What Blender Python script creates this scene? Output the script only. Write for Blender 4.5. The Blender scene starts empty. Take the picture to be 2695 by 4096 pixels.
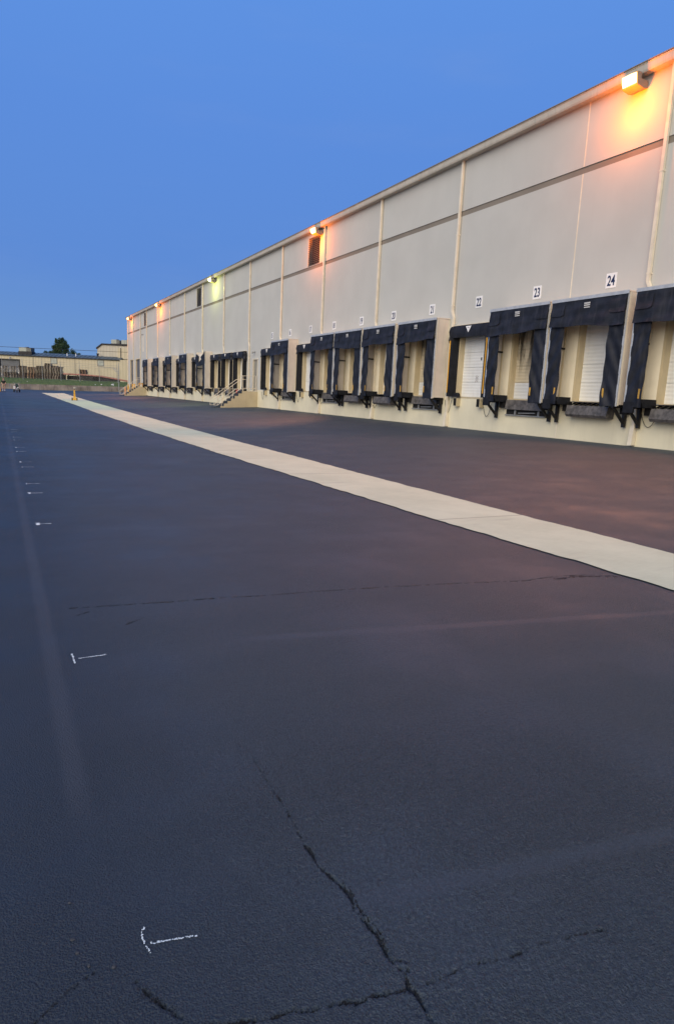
import bpy, bmesh, math, random
from mathutils import Vector, Matrix
R = math.radians
C = bpy.context.scene.collection
rnd = random.Random(7)

# ------------------------------------------------------------------ helpers
class MB:
    """collects vertices and faces; build() links them as ONE mesh object"""
    def __init__(s): s.v = []; s.f = []; s.m = []; s.cur = 0
    def add(s, vs, fs):
        n = len(s.v); s.v += [tuple(p) for p in vs]
        for f in fs: s.f.append([i + n for i in f]); s.m.append(s.cur)
    def quad(s, a, b, c, d): s.add([a, b, c, d], [(0, 1, 2, 3)])
    def box(s, x0, y0, z0, x1, y1, z1):
        if x0 > x1: x0, x1 = x1, x0
        if y0 > y1: y0, y1 = y1, y0
        if z0 > z1: z0, z1 = z1, z0
        s.add([(x0,y0,z0),(x1,y0,z0),(x1,y1,z0),(x0,y1,z0),(x0,y0,z1),(x1,y0,z1),(x1,y1,z1),(x0,y1,z1)],
              [(3,2,1,0),(4,5,6,7),(0,1,5,4),(1,2,6,5),(2,3,7,6),(3,0,4,7)])
    def prism_y(s, prof, y0, y1):           # profile of (x,z), extruded along y
        n = len(prof)
        s.add([(x, y0, z) for x, z in prof] + [(x, y1, z) for x, z in prof],
              [tuple(range(n))[::-1], tuple(range(n, 2*n))] + [(i, (i+1) % n, n + (i+1) % n, n + i) for i in range(n)])
    def prism_x(s, prof, x0, x1):           # profile of (y,z), extruded along x
        n = len(prof)
        s.add([(x0, y, z) for y, z in prof] + [(x1, y, z) for y, z in prof],
              [tuple(range(n))[::-1], tuple(range(n, 2*n))] + [(i, (i+1) % n, n + (i+1) % n, n + i) for i in range(n)])
    def prism_z(s, prof, z0, z1):
        n = len(prof)
        s.add([(x, y, z0) for x, y in prof] + [(x, y, z1) for x, y in prof],
              [tuple(range(n))[::-1], tuple(range(n, 2*n))] + [(i, (i+1) % n, n + (i+1) % n, n + i) for i in range(n)])
    def tube(s, pts, r, n=8, cap=True):
        pts = [Vector(p) for p in pts]; rs = r if isinstance(r, (list, tuple)) else [r]*len(pts)
        vs = []; fs = []; ref = None
        for i, p in enumerate(pts):
            d = (pts[min(i+1, len(pts)-1)] - pts[max(i-1, 0)]).normalized()
            if ref is None:
                ref = d.cross(Vector((0, 0, 1)) if abs(d.z) < .9 else Vector((1, 0, 0))).normalized()
            a = (ref - d*ref.dot(d)).normalized(); ref = a; b = d.cross(a)
            for k in range(n):
                t = 2*math.pi*k/n; vs.append(p + (a*math.cos(t) + b*math.sin(t))*rs[i])
        for i in range(len(pts)-1):
            for k in range(n):
                fs.append((i*n+k, i*n+(k+1) % n, (i+1)*n+(k+1) % n, (i+1)*n+k))
        if cap: fs += [tuple(range(n))[::-1], tuple(range((len(pts)-1)*n, len(pts)*n))]
        s.add(vs, fs)
    def bar(s, a, b, w, h):                 # rectangular bar from a to b
        a = Vector(a); b = Vector(b); d = (b-a).normalized()
        u = d.cross(Vector((0, 0, 1)) if abs(d.z) < .95 else Vector((1, 0, 0))).normalized(); v = u.cross(d)
        vs = []
        for p in (a, b):
            for i, j in ((-1,-1),(1,-1),(1,1),(-1,1)): vs.append(p + u*(i*w/2) + v*(j*h/2))
        s.add(vs, [(3,2,1,0),(4,5,6,7),(0,1,5,4),(1,2,6,5),(2,3,7,6),(3,0,4,7)])
    def disc(s, c, axis, r, w, n=16):
        c = Vector(c); ax = Vector(axis).normalized(); s.tube([c - ax*w/2, c + ax*w/2], r, n)
    def ball(s, c, r, sx=1, sy=1, sz=1, n=10):
        vs = []; fs = []; m = n//2
        for i in range(m+1):
            t = math.pi*i/m
            for k in range(n):
                p = 2*math.pi*k/n
                vs.append((c[0]+r*sx*math.sin(t)*math.cos(p), c[1]+r*sy*math.sin(t)*math.sin(p), c[2]+r*sz*math.cos(t)))
        for i in range(m):
            for k in range(n): fs.append((i*n+k, (i+1)*n+k, (i+1)*n+(k+1) % n, i*n+(k+1) % n))
        s.add(vs, fs)
    def grid(s, fn, nu, nv):                # fn(u,v) -> point
        vs = [fn(i/nu, j/nv) for j in range(nv+1) for i in range(nu+1)]
        s.add(vs, [(j*(nu+1)+i, j*(nu+1)+i+1, (j+1)*(nu+1)+i+1, (j+1)*(nu+1)+i) for j in range(nv) for i in range(nu)])
    def build(s, name, mats, parent=None, loc=None, smooth=False, bevel=0):
        if not isinstance(mats, (list, tuple)): mats = [mats]
        me = bpy.data.meshes.new(name)
        vs = s.v
        if loc is not None: vs = [(x-loc[0], y-loc[1], z-loc[2]) for x, y, z in vs]
        me.from_pydata(vs, [], s.f)
        for m in mats: me.materials.append(m)
        me.polygons.foreach_set('material_index', s.m)
        bm = bmesh.new(); bm.from_mesh(me)
        bmesh.ops.remove_doubles(bm, verts=bm.verts, dist=1e-5) if smooth else None
        bmesh.ops.recalc_face_normals(bm, faces=bm.faces)
        bm.to_mesh(me); bm.free()
        if smooth: me.polygons.foreach_set('use_smooth', [True]*len(me.polygons))
        o = bpy.data.objects.new(name, me); C.objects.link(o)
        if loc is not None: o.location = loc
        if parent: o.parent = parent
        if bevel:
            b = o.modifiers.new('bevel', 'BEVEL'); b.width = bevel; b.segments = 2; b.limit_method = 'ANGLE'
        return o

def tag(o, label=None, cat=None, group=None, kind=None):
    if label: o['label'] = label
    if cat: o['category'] = cat
    if group: o['group'] = group
    if kind: o['kind'] = kind
    return o
def empty(name, loc, label, cat, group=None, rz=0):
    o = bpy.data.objects.new(name, None); C.objects.link(o); o.location = loc; o.rotation_euler.z = rz
    o.empty_display_size = .2
    return tag(o, label, cat, group)
def dup(root, loc, label, rz=None):
    r = root.copy(); C.objects.link(r); r.location = loc; r['label'] = label
    if rz is not None: r.rotation_euler.z = rz
    for ch in list(root.children):
        c = ch.copy(); C.objects.link(c); c.parent = r
        for g in list(ch.children):
            d = g.copy(); C.objects.link(d); d.parent = c
    return r

# ------------------------------------------------------------------ materials
def nodes_of(name):
    m = bpy.data.materials.new(name); m.use_nodes = True
    nt = m.node_tree; b = nt.nodes['Principled BSDF']
    return m, nt, b
def N(nt, t, **kw):
    n = nt.nodes.new(t)
    for k, v in kw.items():
        if k in n.inputs.keys() if isinstance(k, str) else False: n.inputs[k].default_value = v
        else: setattr(n, k, v)
    return n
def math_(nt, op, a, b=None, c=None, clamp=False):
    n = nt.nodes.new('ShaderNodeMath'); n.operation = op; n.use_clamp = clamp
    for i, x in enumerate((a, b, c)):
        if x is None: continue
        if isinstance(x, (int, float)): n.inputs[i].default_value = x
        else: nt.links.new(x, n.inputs[i])
    return n.outputs[0]
def mixc(nt, fac, a, b, mode='MIX'):
    n = nt.nodes.new('ShaderNodeMix'); n.data_type = 'RGBA'; n.blend_type = mode
    for sock, x in ((n.inputs[0], fac), (n.inputs[6], a), (n.inputs[7], b)):
        if isinstance(x, (int, float)): sock.default_value = x
        elif isinstance(x, (tuple, list)): sock.default_value = (*x[:3], 1)
        else: nt.links.new(x, sock)
    return n.outputs[2]
def noise(nt, scale, detail=3, vec=None, rough=.55):
    n = nt.nodes.new('ShaderNodeTexNoise'); n.inputs['Scale'].default_value = scale
    n.inputs['Detail'].default_value = detail; n.inputs['Roughness'].default_value = rough
    if vec is not None: nt.links.new(vec, n.inputs['Vector'])
    return n.outputs['Fac']
def ramp(nt, x, lo, hi):
    n = nt.nodes.new('ShaderNodeMapRange'); n.interpolation_type = 'SMOOTHSTEP'
    nt.links.new(x, n.inputs[0]); n.inputs[1].default_value = lo; n.inputs[2].default_value = hi
    return n.outputs[0]
def pos(nt): return nt.nodes.new('ShaderNodeNewGeometry').outputs['Position']
def scaled(nt, vec, sx, sy, sz):
    n = nt.nodes.new('ShaderNodeMapping'); n.inputs['Scale'].default_value = (sx, sy, sz); nt.links.new(vec, n.inputs[0]); return n.outputs[0]
def bump(nt, b, h, strength=.3, dist=.01):
    n = nt.nodes.new('ShaderNodeBump'); n.inputs['Strength'].default_value = strength; n.inputs['Distance'].default_value = dist
    nt.links.new(h, n.inputs['Height']); nt.links.new(n.outputs[0], b.inputs['Normal'])
def mat(name, col, rough=.6, var=.18, ns=3.0, bs=40, bstr=.15, metal=0, streak=0, spec=.5, streak_col=None):
    """plain procedural paint / metal / cloth with blotchy wear and optional vertical streaks"""
    m, nt, b = nodes_of(name); p = pos(nt)
    n1 = noise(nt, ns, 4, p)
    f = ramp(nt, n1, .3, .7)
    base = mixc(nt, f, tuple(c*(1-var) for c in col), tuple(min(1, c*(1+var)) for c in col))
    if streak:
        st = noise(nt, 1, 4, scaled(nt, p, 9, 9, .55))
        base = mixc(nt, math_(nt, 'MULTIPLY', ramp(nt, st, .5, .75), streak), base, streak_col or tuple(c*.35 for c in col))
    nt.links.new(base, b.inputs['Base Color'])
    b.inputs['Roughness'].default_value = rough; b.inputs['Metallic'].default_value = metal
    b.inputs['Specular IOR Level'].default_value = spec
    if bstr: bump(nt, b, noise(nt, bs, 3, p), bstr, .01)
    return m

M = {}
M['wall'] = mat('grey_painted_concrete', (.475, .476, .455), .85, .035, .6, 60, .10, streak=.08, streak_col=(.41, .395, .36))
M['cream'] = mat('cream_painted_concrete', (.66, .615, .465), .85, .06, .9, 50, .12, streak=.16, streak_col=(.42, .37, .27))
M['taupe'] = mat('taupe_band_paint', (.205, .18, .15), .8, .08, 1, 40, .1)
M['trim'] = mat('off_white_trim_paint', (.66, .60, .49), .5, .08, 2, 30, .05, streak=.12)
M['pipe'] = mat('pale_pipe_paint', (.72, .65, .52), .45, .08, 3, 30, .04, streak=.15)
M['alu'] = mat('aluminium_edge', (.50, .51, .52), .4, .1, 6, 30, .03, metal=.3)
M['tan'] = mat('tan_wall_paint', (.50, .42, .27), .75, .07, 1.3, 40, .1, streak=.15, streak_col=(.3, .23, .14))
M['fibre'] = mat('fibreglass_panel', (.88, .80, .70), .5, .06, 1.5, 20, .05, streak=.14)
def translucent(m, k):                        # sheet that lets daylight through
    nt = m.node_tree; b = nt.nodes['Principled BSDF']; out = nt.nodes['Material Output']
    t = nt.nodes.new('ShaderNodeBsdfTranslucent'); mx = nt.nodes.new('ShaderNodeMixShader'); mx.inputs[0].default_value = k
    src = b.inputs['Base Color'].links[0].from_socket; nt.links.new(src, t.inputs[0])
    nt.links.new(b.outputs[0], mx.inputs[1]); nt.links.new(t.outputs[0], mx.inputs[2]); nt.links.new(mx.outputs[0], out.inputs[0])
translucent(M['fibre'], .32)
M['surround'] = mat('pale_tan_wall_paint', (.80, .74, .60), .75, .06, 1.3, 40, .1, streak=.15, streak_col=(.4, .33, .22))
M['jamb'] = mat('dark_tan_jamb_paint', (.50, .42, .275), .6, .07, 1.3, 40, .1, streak=.2, streak_col=(.2, .15, .08))
M['cloth'] = mat('black_vinyl_cloth', (.011, .0125, .019), .62, .45, 3, 9, .35, streak=.5, streak_col=(.042, .042, .05), spec=.35)
M['foam'] = mat('black_foam_pad', (.008, .009, .013), .75, .4, 6, 30, .3, spec=.3)
M['rubber'] = mat('black_rubber', (.013, .0125, .013), .8, .4, 9, 50, .5, spec=.25)
M['steel'] = mat('black_steel', (.014, .013, .014), .5, .5, 8, 60, .2, metal=.2)
M['plate'] = mat('worn_grey_steel', (.105, .098, .097), .65, .45, 7, 45, .3, metal=.1, streak=.5, streak_col=(.05, .04, .035))
M['pit'] = mat('dark_pit', (.01, .01, .012), .9, .3, 8, 40, .2)
M['yellow'] = mat('yellow_paint', (.72, .37, .035), .55, .12, 9, 50, .1, streak=.1)
M['dull_yellow'] = mat('dull_yellow_marker', (.50, .29, .05), .6, .2, 9, 50, .1, streak=.4)
M['label'] = mat('faded_white_label', (.50, .50, .50), .6, .15, 20, 50, .05)
M['eave'] = mat('beige_eave_paint', (.47, .435, .37), .55, .08, 2, 30, .05, streak=.25)
M['orange'] = mat('orange_plastic', (.72, .24, .04), .5, .12, 9, 50, .1)
M['red'] = mat('red_plastic', (.42, .03, .035), .45, .1, 9, 50, .05)
M['white'] = mat('white_sign_paint', (.78, .78, .78), .5, .04, 8, 30, .02)
M['navy'] = mat('navy_lettering', (.012, .022, .075), .5, .05, 8, 30, .02)
M['greytext'] = mat('faded_grey_marking', (.42, .40, .39), .7, .15, 20, 30, .02)
M['doorgrey'] = mat('grey_roll_door', (.105, .11, .125), .55, .1, 2, 30, .05, streak=.3)
M['mandoor'] = mat('taupe_metal_door', (.27, .25, .20), .5, .06, 3, 30, .04)
M['rail'] = mat('cream_rail_paint', (.66, .58, .45), .5, .1, 7, 40, .05)
M['tread'] = mat('dark_green_tread_paint', (.032, .037, .04), .7, .3, 8, 60, .2)
M['louver'] = mat('louver_blade_paint', (.10, .095, .09), .55, .15, 6, 40, .05)
M['roof'] = mat('green_grey_metal_roof', (.075, .095, .10), .5, .25, 1.2, 20, .1)
M['hvac'] = mat('pale_green_grey_sheet_metal', (.36, .38, .33), .5, .1, 2, 20, .05, streak=.3)
M['concrete_old'] = mat('stained_retaining_concrete', (.27, .225, .185), .9, .35, .8, 12, .4, streak=.65, streak_col=(.05, .04, .035))
M['galv'] = mat('galvanised_steel', (.30, .30, .29), .5, .2, 5, 40, .1, metal=.4)
M['wood'] = mat('weathered_pallet_wood', (.27, .22, .175), .85, .4, 2.5, 30, .3)
M['wood_dark'] = mat('dark_pallet_wood', (.12, .085, .065), .85, .5, 2.5, 30, .3)
M['wood_orange'] = mat('orange_brown_pallet_wood', (.38, .20, .11), .85, .35, 2.5, 30, .3)
M['rustred'] = mat('faded_red_steel', (.36, .15, .12), .7, .3, 3, 30, .2)
M['darkmesh'] = mat('dark_steel_underframe', (.018, .016, .018), .7, .4, 3, 30, .2)
M['bark'] = mat('tree_bark', (.07, .05, .035), .9, .3, 5, 30, .5)
M['skin'] = mat('skin', (.50, .30, .22), .55, .06, 20, 80, .05)
M['hair'] = mat('brown_hair', (.05, .03, .02), .7, .3, 60, 90, .3)
M['shirt'] = mat('black_shirt_cloth', (.017, .018, .017), .85, .3, 10, 90, .2)
M['shorts'] = mat('beige_shorts_cloth', (.42, .32, .23), .85, .1, 10, 90, .2)
M['sock'] = mat('white_sock_cloth', (.65, .6, .58), .85, .1, 10, 90, .2)
M['shoe'] = mat('dark_shoe', (.03, .03, .035), .6, .2, 10, 90, .2)
M['machine_white'] = mat('white_machine_paint', (.62, .64, .62), .4, .1, 10, 60, .05)
M['machine_green'] = mat('dark_green_machine_paint', (.02, .045, .04), .45, .2, 10, 60, .05)
M['crack'] = mat('open_crack', (.0025, .003, .005), .95, .4, 60, 90, .5, spec=.1)
M['chalk'] = mat('white_chalk', (.62, .68, .69), .9, .12, 120, 300, .3)
M['pebble'] = mat('grey_pebble', (.055, .057, .065), .9, .3, 40, 100, .4)

# door: ribbed sectional panel (ribs are real paint-and-steel relief: bump), optional drip stains
def door_mat(name, stain):
    m, nt, b = nodes_of(name); p = pos(nt)
    sep = nt.nodes.new('ShaderNodeSeparateXYZ'); nt.links.new(p, sep.inputs[0])
    base = mixc(nt, ramp(nt, noise(nt, 1.3, 4, p), .3, .7), (.66, .67, .66), (.74, .75, .745))
    dirt = noise(nt, 1, 4, scaled(nt, p, 6, 6, .8))
    base = mixc(nt, math_(nt, 'MULTIPLY', ramp(nt, dirt, .5, .8), .25), base, (.42, .38, .31))
    if stain:
        drip = noise(nt, 1, 5, scaled(nt, p, 1, 3.6, .5), .65)
        k = math_(nt, 'MULTIPLY', ramp(nt, drip, .42, .56), ramp(nt, sep.outputs[2], 2.25, 3.5))
        base = mixc(nt, math_(nt, 'MULTIPLY', k, .9), base, (.035, .03, .026))
        low = ramp(nt, math_(nt, 'MULTIPLY', sep.outputs[2], -1), -2.28, -2.27)
        tanp = mixc(nt, low, (.66, .58, .44), (.74, .76, .80))
        base = mixc(nt, 1, base, tanp, 'MULTIPLY')
        base = mixc(nt, .35, base, mixc(nt, math_(nt, 'MULTIPLY', k, .9), tanp, (.035, .03, .026)))
    nt.links.new(base, b.inputs['Base Color']); b.inputs['Roughness'].default_value = .5
    w = math_(nt, 'SINE', math_(nt, 'MULTIPLY', sep.outputs[2], 2*math.pi/.115))
    bump(nt, b, w, .25, .012)
    return m
M['door'] = door_mat('white_ribbed_door', False)
M['door_stained'] = door_mat('stained_white_door', True)

def siding_mat(name, c1, c2):
    m, nt, b = nodes_of(name); tc = nt.nodes.new('ShaderNodeTexCoord').outputs['Object']
    sep = nt.nodes.new('ShaderNodeSeparateXYZ'); nt.links.new(tc, sep.inputs[0])
    u = math_(nt, 'FRACT', math_(nt, 'MULTIPLY', sep.outputs[0], 1/.62))
    rib = math_(nt, 'LESS_THAN', u, .12)
    base = mixc(nt, ramp(nt, noise(nt, .6, 4, tc), .3, .7), c1, tuple(x*1.1 for x in c1))
    st = noise(nt, 1, 3, scaled(nt, tc, 3, 3, .3))
    base = mixc(nt, math_(nt, 'MULTIPLY', ramp(nt, st, .5, .75), .2), base, c2)
    base = mixc(nt, math_(nt, 'MULTIPLY', rib, .38), base, c2)
    nt.links.new(base, b.inputs['Base Color']); b.inputs['Roughness'].default_value = .55
    bump(nt, b, rib, .6, .03)
    return m
M['siding'] = siding_mat('beige_ribbed_siding', (.50, .435, .30), (.27, .22, .14))
M['siding2'] = siding_mat('pale_ribbed_siding', (.46, .42, .34), (.27, .24, .18))

def emit(name, col, strength):
    m = bpy.data.materials.new(name); m.use_nodes = True; nt = m.node_tree
    nt.nodes.clear(); o = nt.nodes.new('ShaderNodeOutputMaterial'); e = nt.nodes.new('ShaderNodeEmission')
    e.inputs[0].default_value = (*col, 1); e.inputs[1].default_value = strength
    nt.links.new(e.outputs[0], o.inputs[0]); return m
M['lens_orange'] = emit('lit_sodium_lens', (1, .48, .13), 6.0)
M['lens_green'] = emit('lit_green_white_lens', (.95, 1, .35), 5)

# asphalt: sealed, grainy, with smoother lap bands
def asphalt_mat():
    m, nt, b = nodes_of('sealed_asphalt'); p = pos(nt)
    sep = nt.nodes.new('ShaderNodeSeparateXYZ'); nt.links.new(p, sep.inputs[0]); X, Y = sep.outputs[0], sep.outputs[1]
    wob = math_(nt, 'MULTIPLY', math_(nt, 'SUBTRACT', noise(nt, 6, 5, p, .65), .5), 1.0)
    def band(x0, y0, x1, y1, hw, amp, soft):
        # distance to the line through two points, edges wobbled by noise
        dx, dy = x1-x0, y1-y0; L = math.hypot(dx, dy); nx, ny = -dy/L, dx/L
        d = math_(nt, 'ADD', math_(nt, 'ADD', math_(nt, 'MULTIPLY', X, nx), math_(nt, 'MULTIPLY', Y, ny)), -(x0*nx+y0*ny))
        d = math_(nt, 'ABSOLUTE', math_(nt, 'ADD', d, math_(nt, 'MULTIPLY', wob, amp)))
        g = math_(nt, 'SUBTRACT', 1, ramp(nt, d, hw-soft, hw+soft))
        t = math_(nt, 'ADD', math_(nt, 'MULTIPLY', X, dx/L), math_(nt, 'MULTIPLY', Y, dy/L)); t0 = x0*dx/L+y0*dy/L
        g = math_(nt, 'MULTIPLY', g, ramp(nt, t, t0-.12, t0+.25))
        return g
    b1 = band(.86, 1.46, 2.11, 1.27, .032, .05, .022)
    b2 = band(1.2, 3.60, 4.51, 2.98, .045, .06, .025)
    b3 = band(.20, 2.2, .155, 30, .040, .05, .022)
    b4 = band(4.10, 4.6, 4.22, 2.7, .16, .35, .14)
    b2b = band(.5, 7.05, 4.9, 6.7, .05, .08, .04)
    b2c = band(.5, 12.2, 4.7, 11.8, .06, .08, .05)
    lap = math_(nt, 'MAXIMUM', math_(nt, 'MAXIMUM', math_(nt, 'MULTIPLY', b1, .08), math_(nt, 'MULTIPLY', b2, .7)), math_(nt, 'MAXIMUM', math_(nt, 'MULTIPLY', b3, 1.35), math_(nt, 'MULTIPLY', b4, .6)))
    lap = math_(nt, 'MAXIMUM', lap, math_(nt, 'MULTIPLY', math_(nt, 'MAXIMUM', b2b, b2c), .5))
    big = ramp(nt, noise(nt, .35, 5, p, .6), .3, .72)
    strk = ramp(nt, noise(nt, 1, 4, scaled(nt, p, .25, 2.2, 1)), .35, .75)
    fine = noise(nt, 95, 4, p, .75)
    speck = noise(nt, 260, 2, p, .6)
    base = mixc(nt, big, (.0165, .0270, .0375), (.0255, .0385, .0505))
    base = mixc(nt, math_(nt, 'MULTIPLY', strk, .35), base, (.046, .056, .068))
    base = mixc(nt, math_(nt, 'MULTIPLY', ramp(nt, fine, .38, .66), .75), base, (.048, .066, .083))
    base = mixc(nt, math_(nt, 'MULTIPLY', lap, .34), base, (.062, .066, .078))
    scuff = math_(nt, 'MULTIPLY', ramp(nt, noise(nt, 1.6, 6, p, .75), .66, .74), .55)
    base = mixc(nt, scuff, base, (.095, .092, .1))
    v2 = nt.nodes.new('ShaderNodeTexVoronoi'); v2.inputs['Scale'].default_value = 190; nt.links.new(p, v2.inputs['Vector'])
    sv = nt.nodes.new('ShaderNodeSeparateColor'); nt.links.new(v2.outputs['Color'], sv.inputs[0])
    base = mixc(nt, math_(nt, 'MULTIPLY', ramp(nt, sv.outputs[0], .72, .95), .55), base, (.066, .076, .090))
    base = mixc(nt, math_(nt, 'MULTIPLY', ramp(nt, sv.outputs[1], .70, .95), .55), base, (.011, .015, .020))
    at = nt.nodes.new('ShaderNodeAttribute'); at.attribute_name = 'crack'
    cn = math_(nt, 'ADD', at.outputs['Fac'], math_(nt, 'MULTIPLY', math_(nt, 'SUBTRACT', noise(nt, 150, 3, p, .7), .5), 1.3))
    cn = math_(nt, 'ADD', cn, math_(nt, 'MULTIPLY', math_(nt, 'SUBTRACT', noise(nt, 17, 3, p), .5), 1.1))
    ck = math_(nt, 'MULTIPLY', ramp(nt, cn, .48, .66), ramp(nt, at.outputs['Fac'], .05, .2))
    coat_falloff = math_(nt, 'SUBTRACT', 1, ramp(nt, math_(nt, 'ADD', X, math_(nt, 'MULTIPLY', wob, .5)), .0, 1.1))  # darker sealer at left, with vignette and lamp falloff painted into its colour
    base = mixc(nt, math_(nt, 'MULTIPLY', coat_falloff, .62), base, (.0085, .0185, .0345))
    base = mixc(nt, math_(nt, 'MULTIPLY', b3, .40), base, (.046, .058, .076))
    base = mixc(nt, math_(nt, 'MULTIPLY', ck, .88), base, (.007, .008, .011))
    nt.links.new(base, b.inputs['Base Color'])
    rg = math_(nt, 'ADD', math_(nt, 'MULTIPLY', big, .16), .5)
    nt.links.new(rg, b.inputs['Roughness']); b.inputs['Specular IOR Level'].default_value = .42
    vor = nt.nodes.new('ShaderNodeTexVoronoi'); vor.inputs['Scale'].default_value = 165; nt.links.new(p, vor.inputs['Vector'])
    rough_area = ramp(nt, noise(nt, 1.1, 3, p), .25, .6)
    h = math_(nt, 'ADD', math_(nt, 'MULTIPLY', fine, .9), math_(nt, 'MULTIPLY', vor.outputs[0], -.45))
    h = math_(nt, 'ADD', h, math_(nt, 'MULTIPLY', speck, .25))
    h = math_(nt, 'MULTIPLY', h, math_(nt, 'SUBTRACT', 1, math_(nt, 'MULTIPLY', math_(nt, 'MAXIMUM', b1, b2), .5)))
    h = math_(nt, 'MULTIPLY', h, math_(nt, 'ADD', math_(nt, 'MULTIPLY', rough_area, .7), .3))
    h = math_(nt, 'SUBTRACT', h, math_(nt, 'MULTIPLY', ck, 1.5))
    bump(nt, b, h, 1.0, .011)
    return m
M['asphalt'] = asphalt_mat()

def concrete_mat():
    m, nt, b = nodes_of('broom_finished_concrete'); p = pos(nt)
    base = mixc(nt, ramp(nt, noise(nt, .8, 5, p, .65), .3, .7), (.455, .465, .325), (.55, .555, .395))
    br = noise(nt, 1, 4, scaled(nt, p, 6, 60, 1))
    base = mixc(nt, math_(nt, 'MULTIPLY', ramp(nt, br, .35, .7), .25), base, (.61, .62, .46))
    st = ramp(nt, noise(nt, 2.5, 6, p, .75), .60, .72)
    base = mixc(nt, math_(nt, 'MULTIPLY', st, .22), base, (.40, .34, .22))
    sep = nt.nodes.new('ShaderNodeSeparateXYZ'); nt.links.new(p, sep.inputs[0])
    fr = math_(nt, 'FRACT', math_(nt, 'MULTIPLY', math_(nt, 'ADD', sep.outputs[1], -4.25), 1/4.6))
    jn = math_(nt, 'LESS_THAN', math_(nt, 'ABSOLUTE', math_(nt, 'SUBTRACT', fr, .5)), .0034)
    base = mixc(nt, math_(nt, 'MULTIPLY', jn, .6), base, (.16, .14, .1))
    tyre = ramp(nt, noise(nt, 1, 4, scaled(nt, p, .5, 3.2, 1), .65), .60, .74)
    base = mixc(nt, math_(nt, 'MULTIPLY', tyre, .30), base, (.22, .20, .17))
    spat = ramp(nt, noise(nt, 30, 5, p, .75), .66, .72)
    base = mixc(nt, math_(nt, 'MULTIPLY', spat, .35), base, (.10, .10, .10))
    nt.links.new(base, b.inputs['Base Color']); b.inputs['Roughness'].default_value = .85
    bump(nt, b, math_(nt, 'ADD', br, noise(nt, 80, 3, p)), .35, .004)
    return m
M['strip'] = concrete_mat()

def grass_mat():
    m, nt, b = nodes_of('mown_grass'); p = pos(nt)
    base = mixc(nt, ramp(nt, noise(nt, 1.2, 6, p, .7), .3, .7), (.052, .082, .013), (.11, .145, .034))
    base = mixc(nt, math_(nt, 'MULTIPLY', ramp(nt, noise(nt, 14, 3, p), .45, .7), .5), base, (.15, .165, .05))
    nt.links.new(base, b.inputs['Base Color']); b.inputs['Roughness'].default_value = .95
    bump(nt, b, noise(nt, 18, 4, p), .8, .06)
    return m
M['grass'] = grass_mat()
def leaf_mat():
    m, nt, b = nodes_of('tree_leaf'); p = pos(nt)
    base = mixc(nt, ramp(nt, noise(nt, 1.5, 3, p), .35, .65), (.022, .05, .014), (.07, .11, .032))
    nt.links.new(base, b.inputs['Base Color']); b.inputs['Roughness'].default_value = .7
    return m
M['leaf'] = leaf_mat()

# ------------------------------------------------------------------ ground
WX = 16.5                                   # wall face
def apron(x): return .447*max(0, min(1, (x-6.5)/10.0))**1.1
def gz(x, y):
    a = apron(x); t = max(0, min(1, (y-98)/18))
    return a + .23*t*(1 - a/.447)
def spaced(a, b, n): return [a+(b-a)*i/n for i in range(n+1)]
import numpy as np
A1 = [(.37,4.52),(.58,4.49),(.85,4.46),(1.02,4.44),(1.4,4.41),(1.68,4.36),(1.95,4.34),(2.17,4.32),(2.4,4.29),(2.67,4.26),(2.97,4.21),(3.28,4.16),(3.47,4.13),(3.79,4.06),(3.99,4.02),(4.18,4.04),(4.42,4.03),(4.7,4.0),(4.95,3.86)]
B1 = [(.855,1.75),(.86,1.70),(.855,1.64),(.88,1.55),(.89,1.49),(.875,1.43),(.885,1.37),(.89,1.31),(.88,1.25),(.895,1.19),(.88,1.15),(.89,1.12),(.88,1.07),(.885,1.0),(.88,.9)]
B0 = [(.84,2.45),(.88,2.36),(.87,2.06),(.875,1.95),(.855,1.75)]
CL = [(.36,1.275),(.44,1.25),(.53,1.22),(.58,1.222),(.62,1.20),(.69,1.19),(.72,1.18),(.74,1.17),(.77,1.172),(.82,1.16),(.87,1.15)]
CR = [(.89,1.145),(.94,1.14),(1.03,1.14),(1.12,1.13),(1.2,1.11),(1.3,1.11),(1.41,1.09),(1.5,1.07)]
DD = [(.0,1.44),(.02,1.45),(.05,1.47),(.09,1.5),(.13,1.52),(.16,1.53)]
EE = [(.25,1.46),(.27,1.41),(.3,1.36),(.33,1.315),(.345,1.28)]
CRACKS = [(A1, .0050, 1), (B1, .0037, .93), ([(x+.014, y+.006) for x, y in B1[3:9]], .0028, .6), ([(.90, 1.235), (.915, 1.22), (.905, 1.19)], .0045, .7), (B0, .0042, .5), (CL, .0030, .85), (CR, .0032, .55), (DD, .0036, .55), (EE, .005, .6), ([(.40,4.36),(.47,4.40)], .006, .8), ([(.66,4.08),(.79,4.17)], .0045, .8),
          ([(4.30,3.98),(4.5,3.98),(4.7,3.95),(4.93,3.84)], .022, .7), ([(1.20,1.19),(1.235,1.155)], .0025, .7), ([(.30,1.29),(.335,1.26)], .009, .9)]
xs = [-300, -120, -50, -20] + spaced(-10, -1, 18) + spaced(-.8, -.06, 30) + spaced(-.05, 2.3, 400) + spaced(2.31, 5.0, 180) + spaced(5.25, 16.5, 24) + [18, 20, 25, 60, 150, 300]
ys = [-120, -40] + spaced(-12, .4, 20) + spaced(.5, .84, 12) + spaced(.85, 2.3, 250) + spaced(2.31, 3.8, 70) + spaced(3.81, 4.6, 66) + spaced(4.8, 97, 60) + spaced(98, 116, 12)
XS, YS = np.meshgrid(np.array(xs), np.array(ys)); nx, ny = len(xs), len(ys)
ZS = np.vectorize(gz)(XS, YS)
rng = np.random.default_rng(5)
crk = np.zeros_like(XS); fine = (XS > -.1) & (XS < 5.02) & (YS > .8) & (YS < 4.65)
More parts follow.
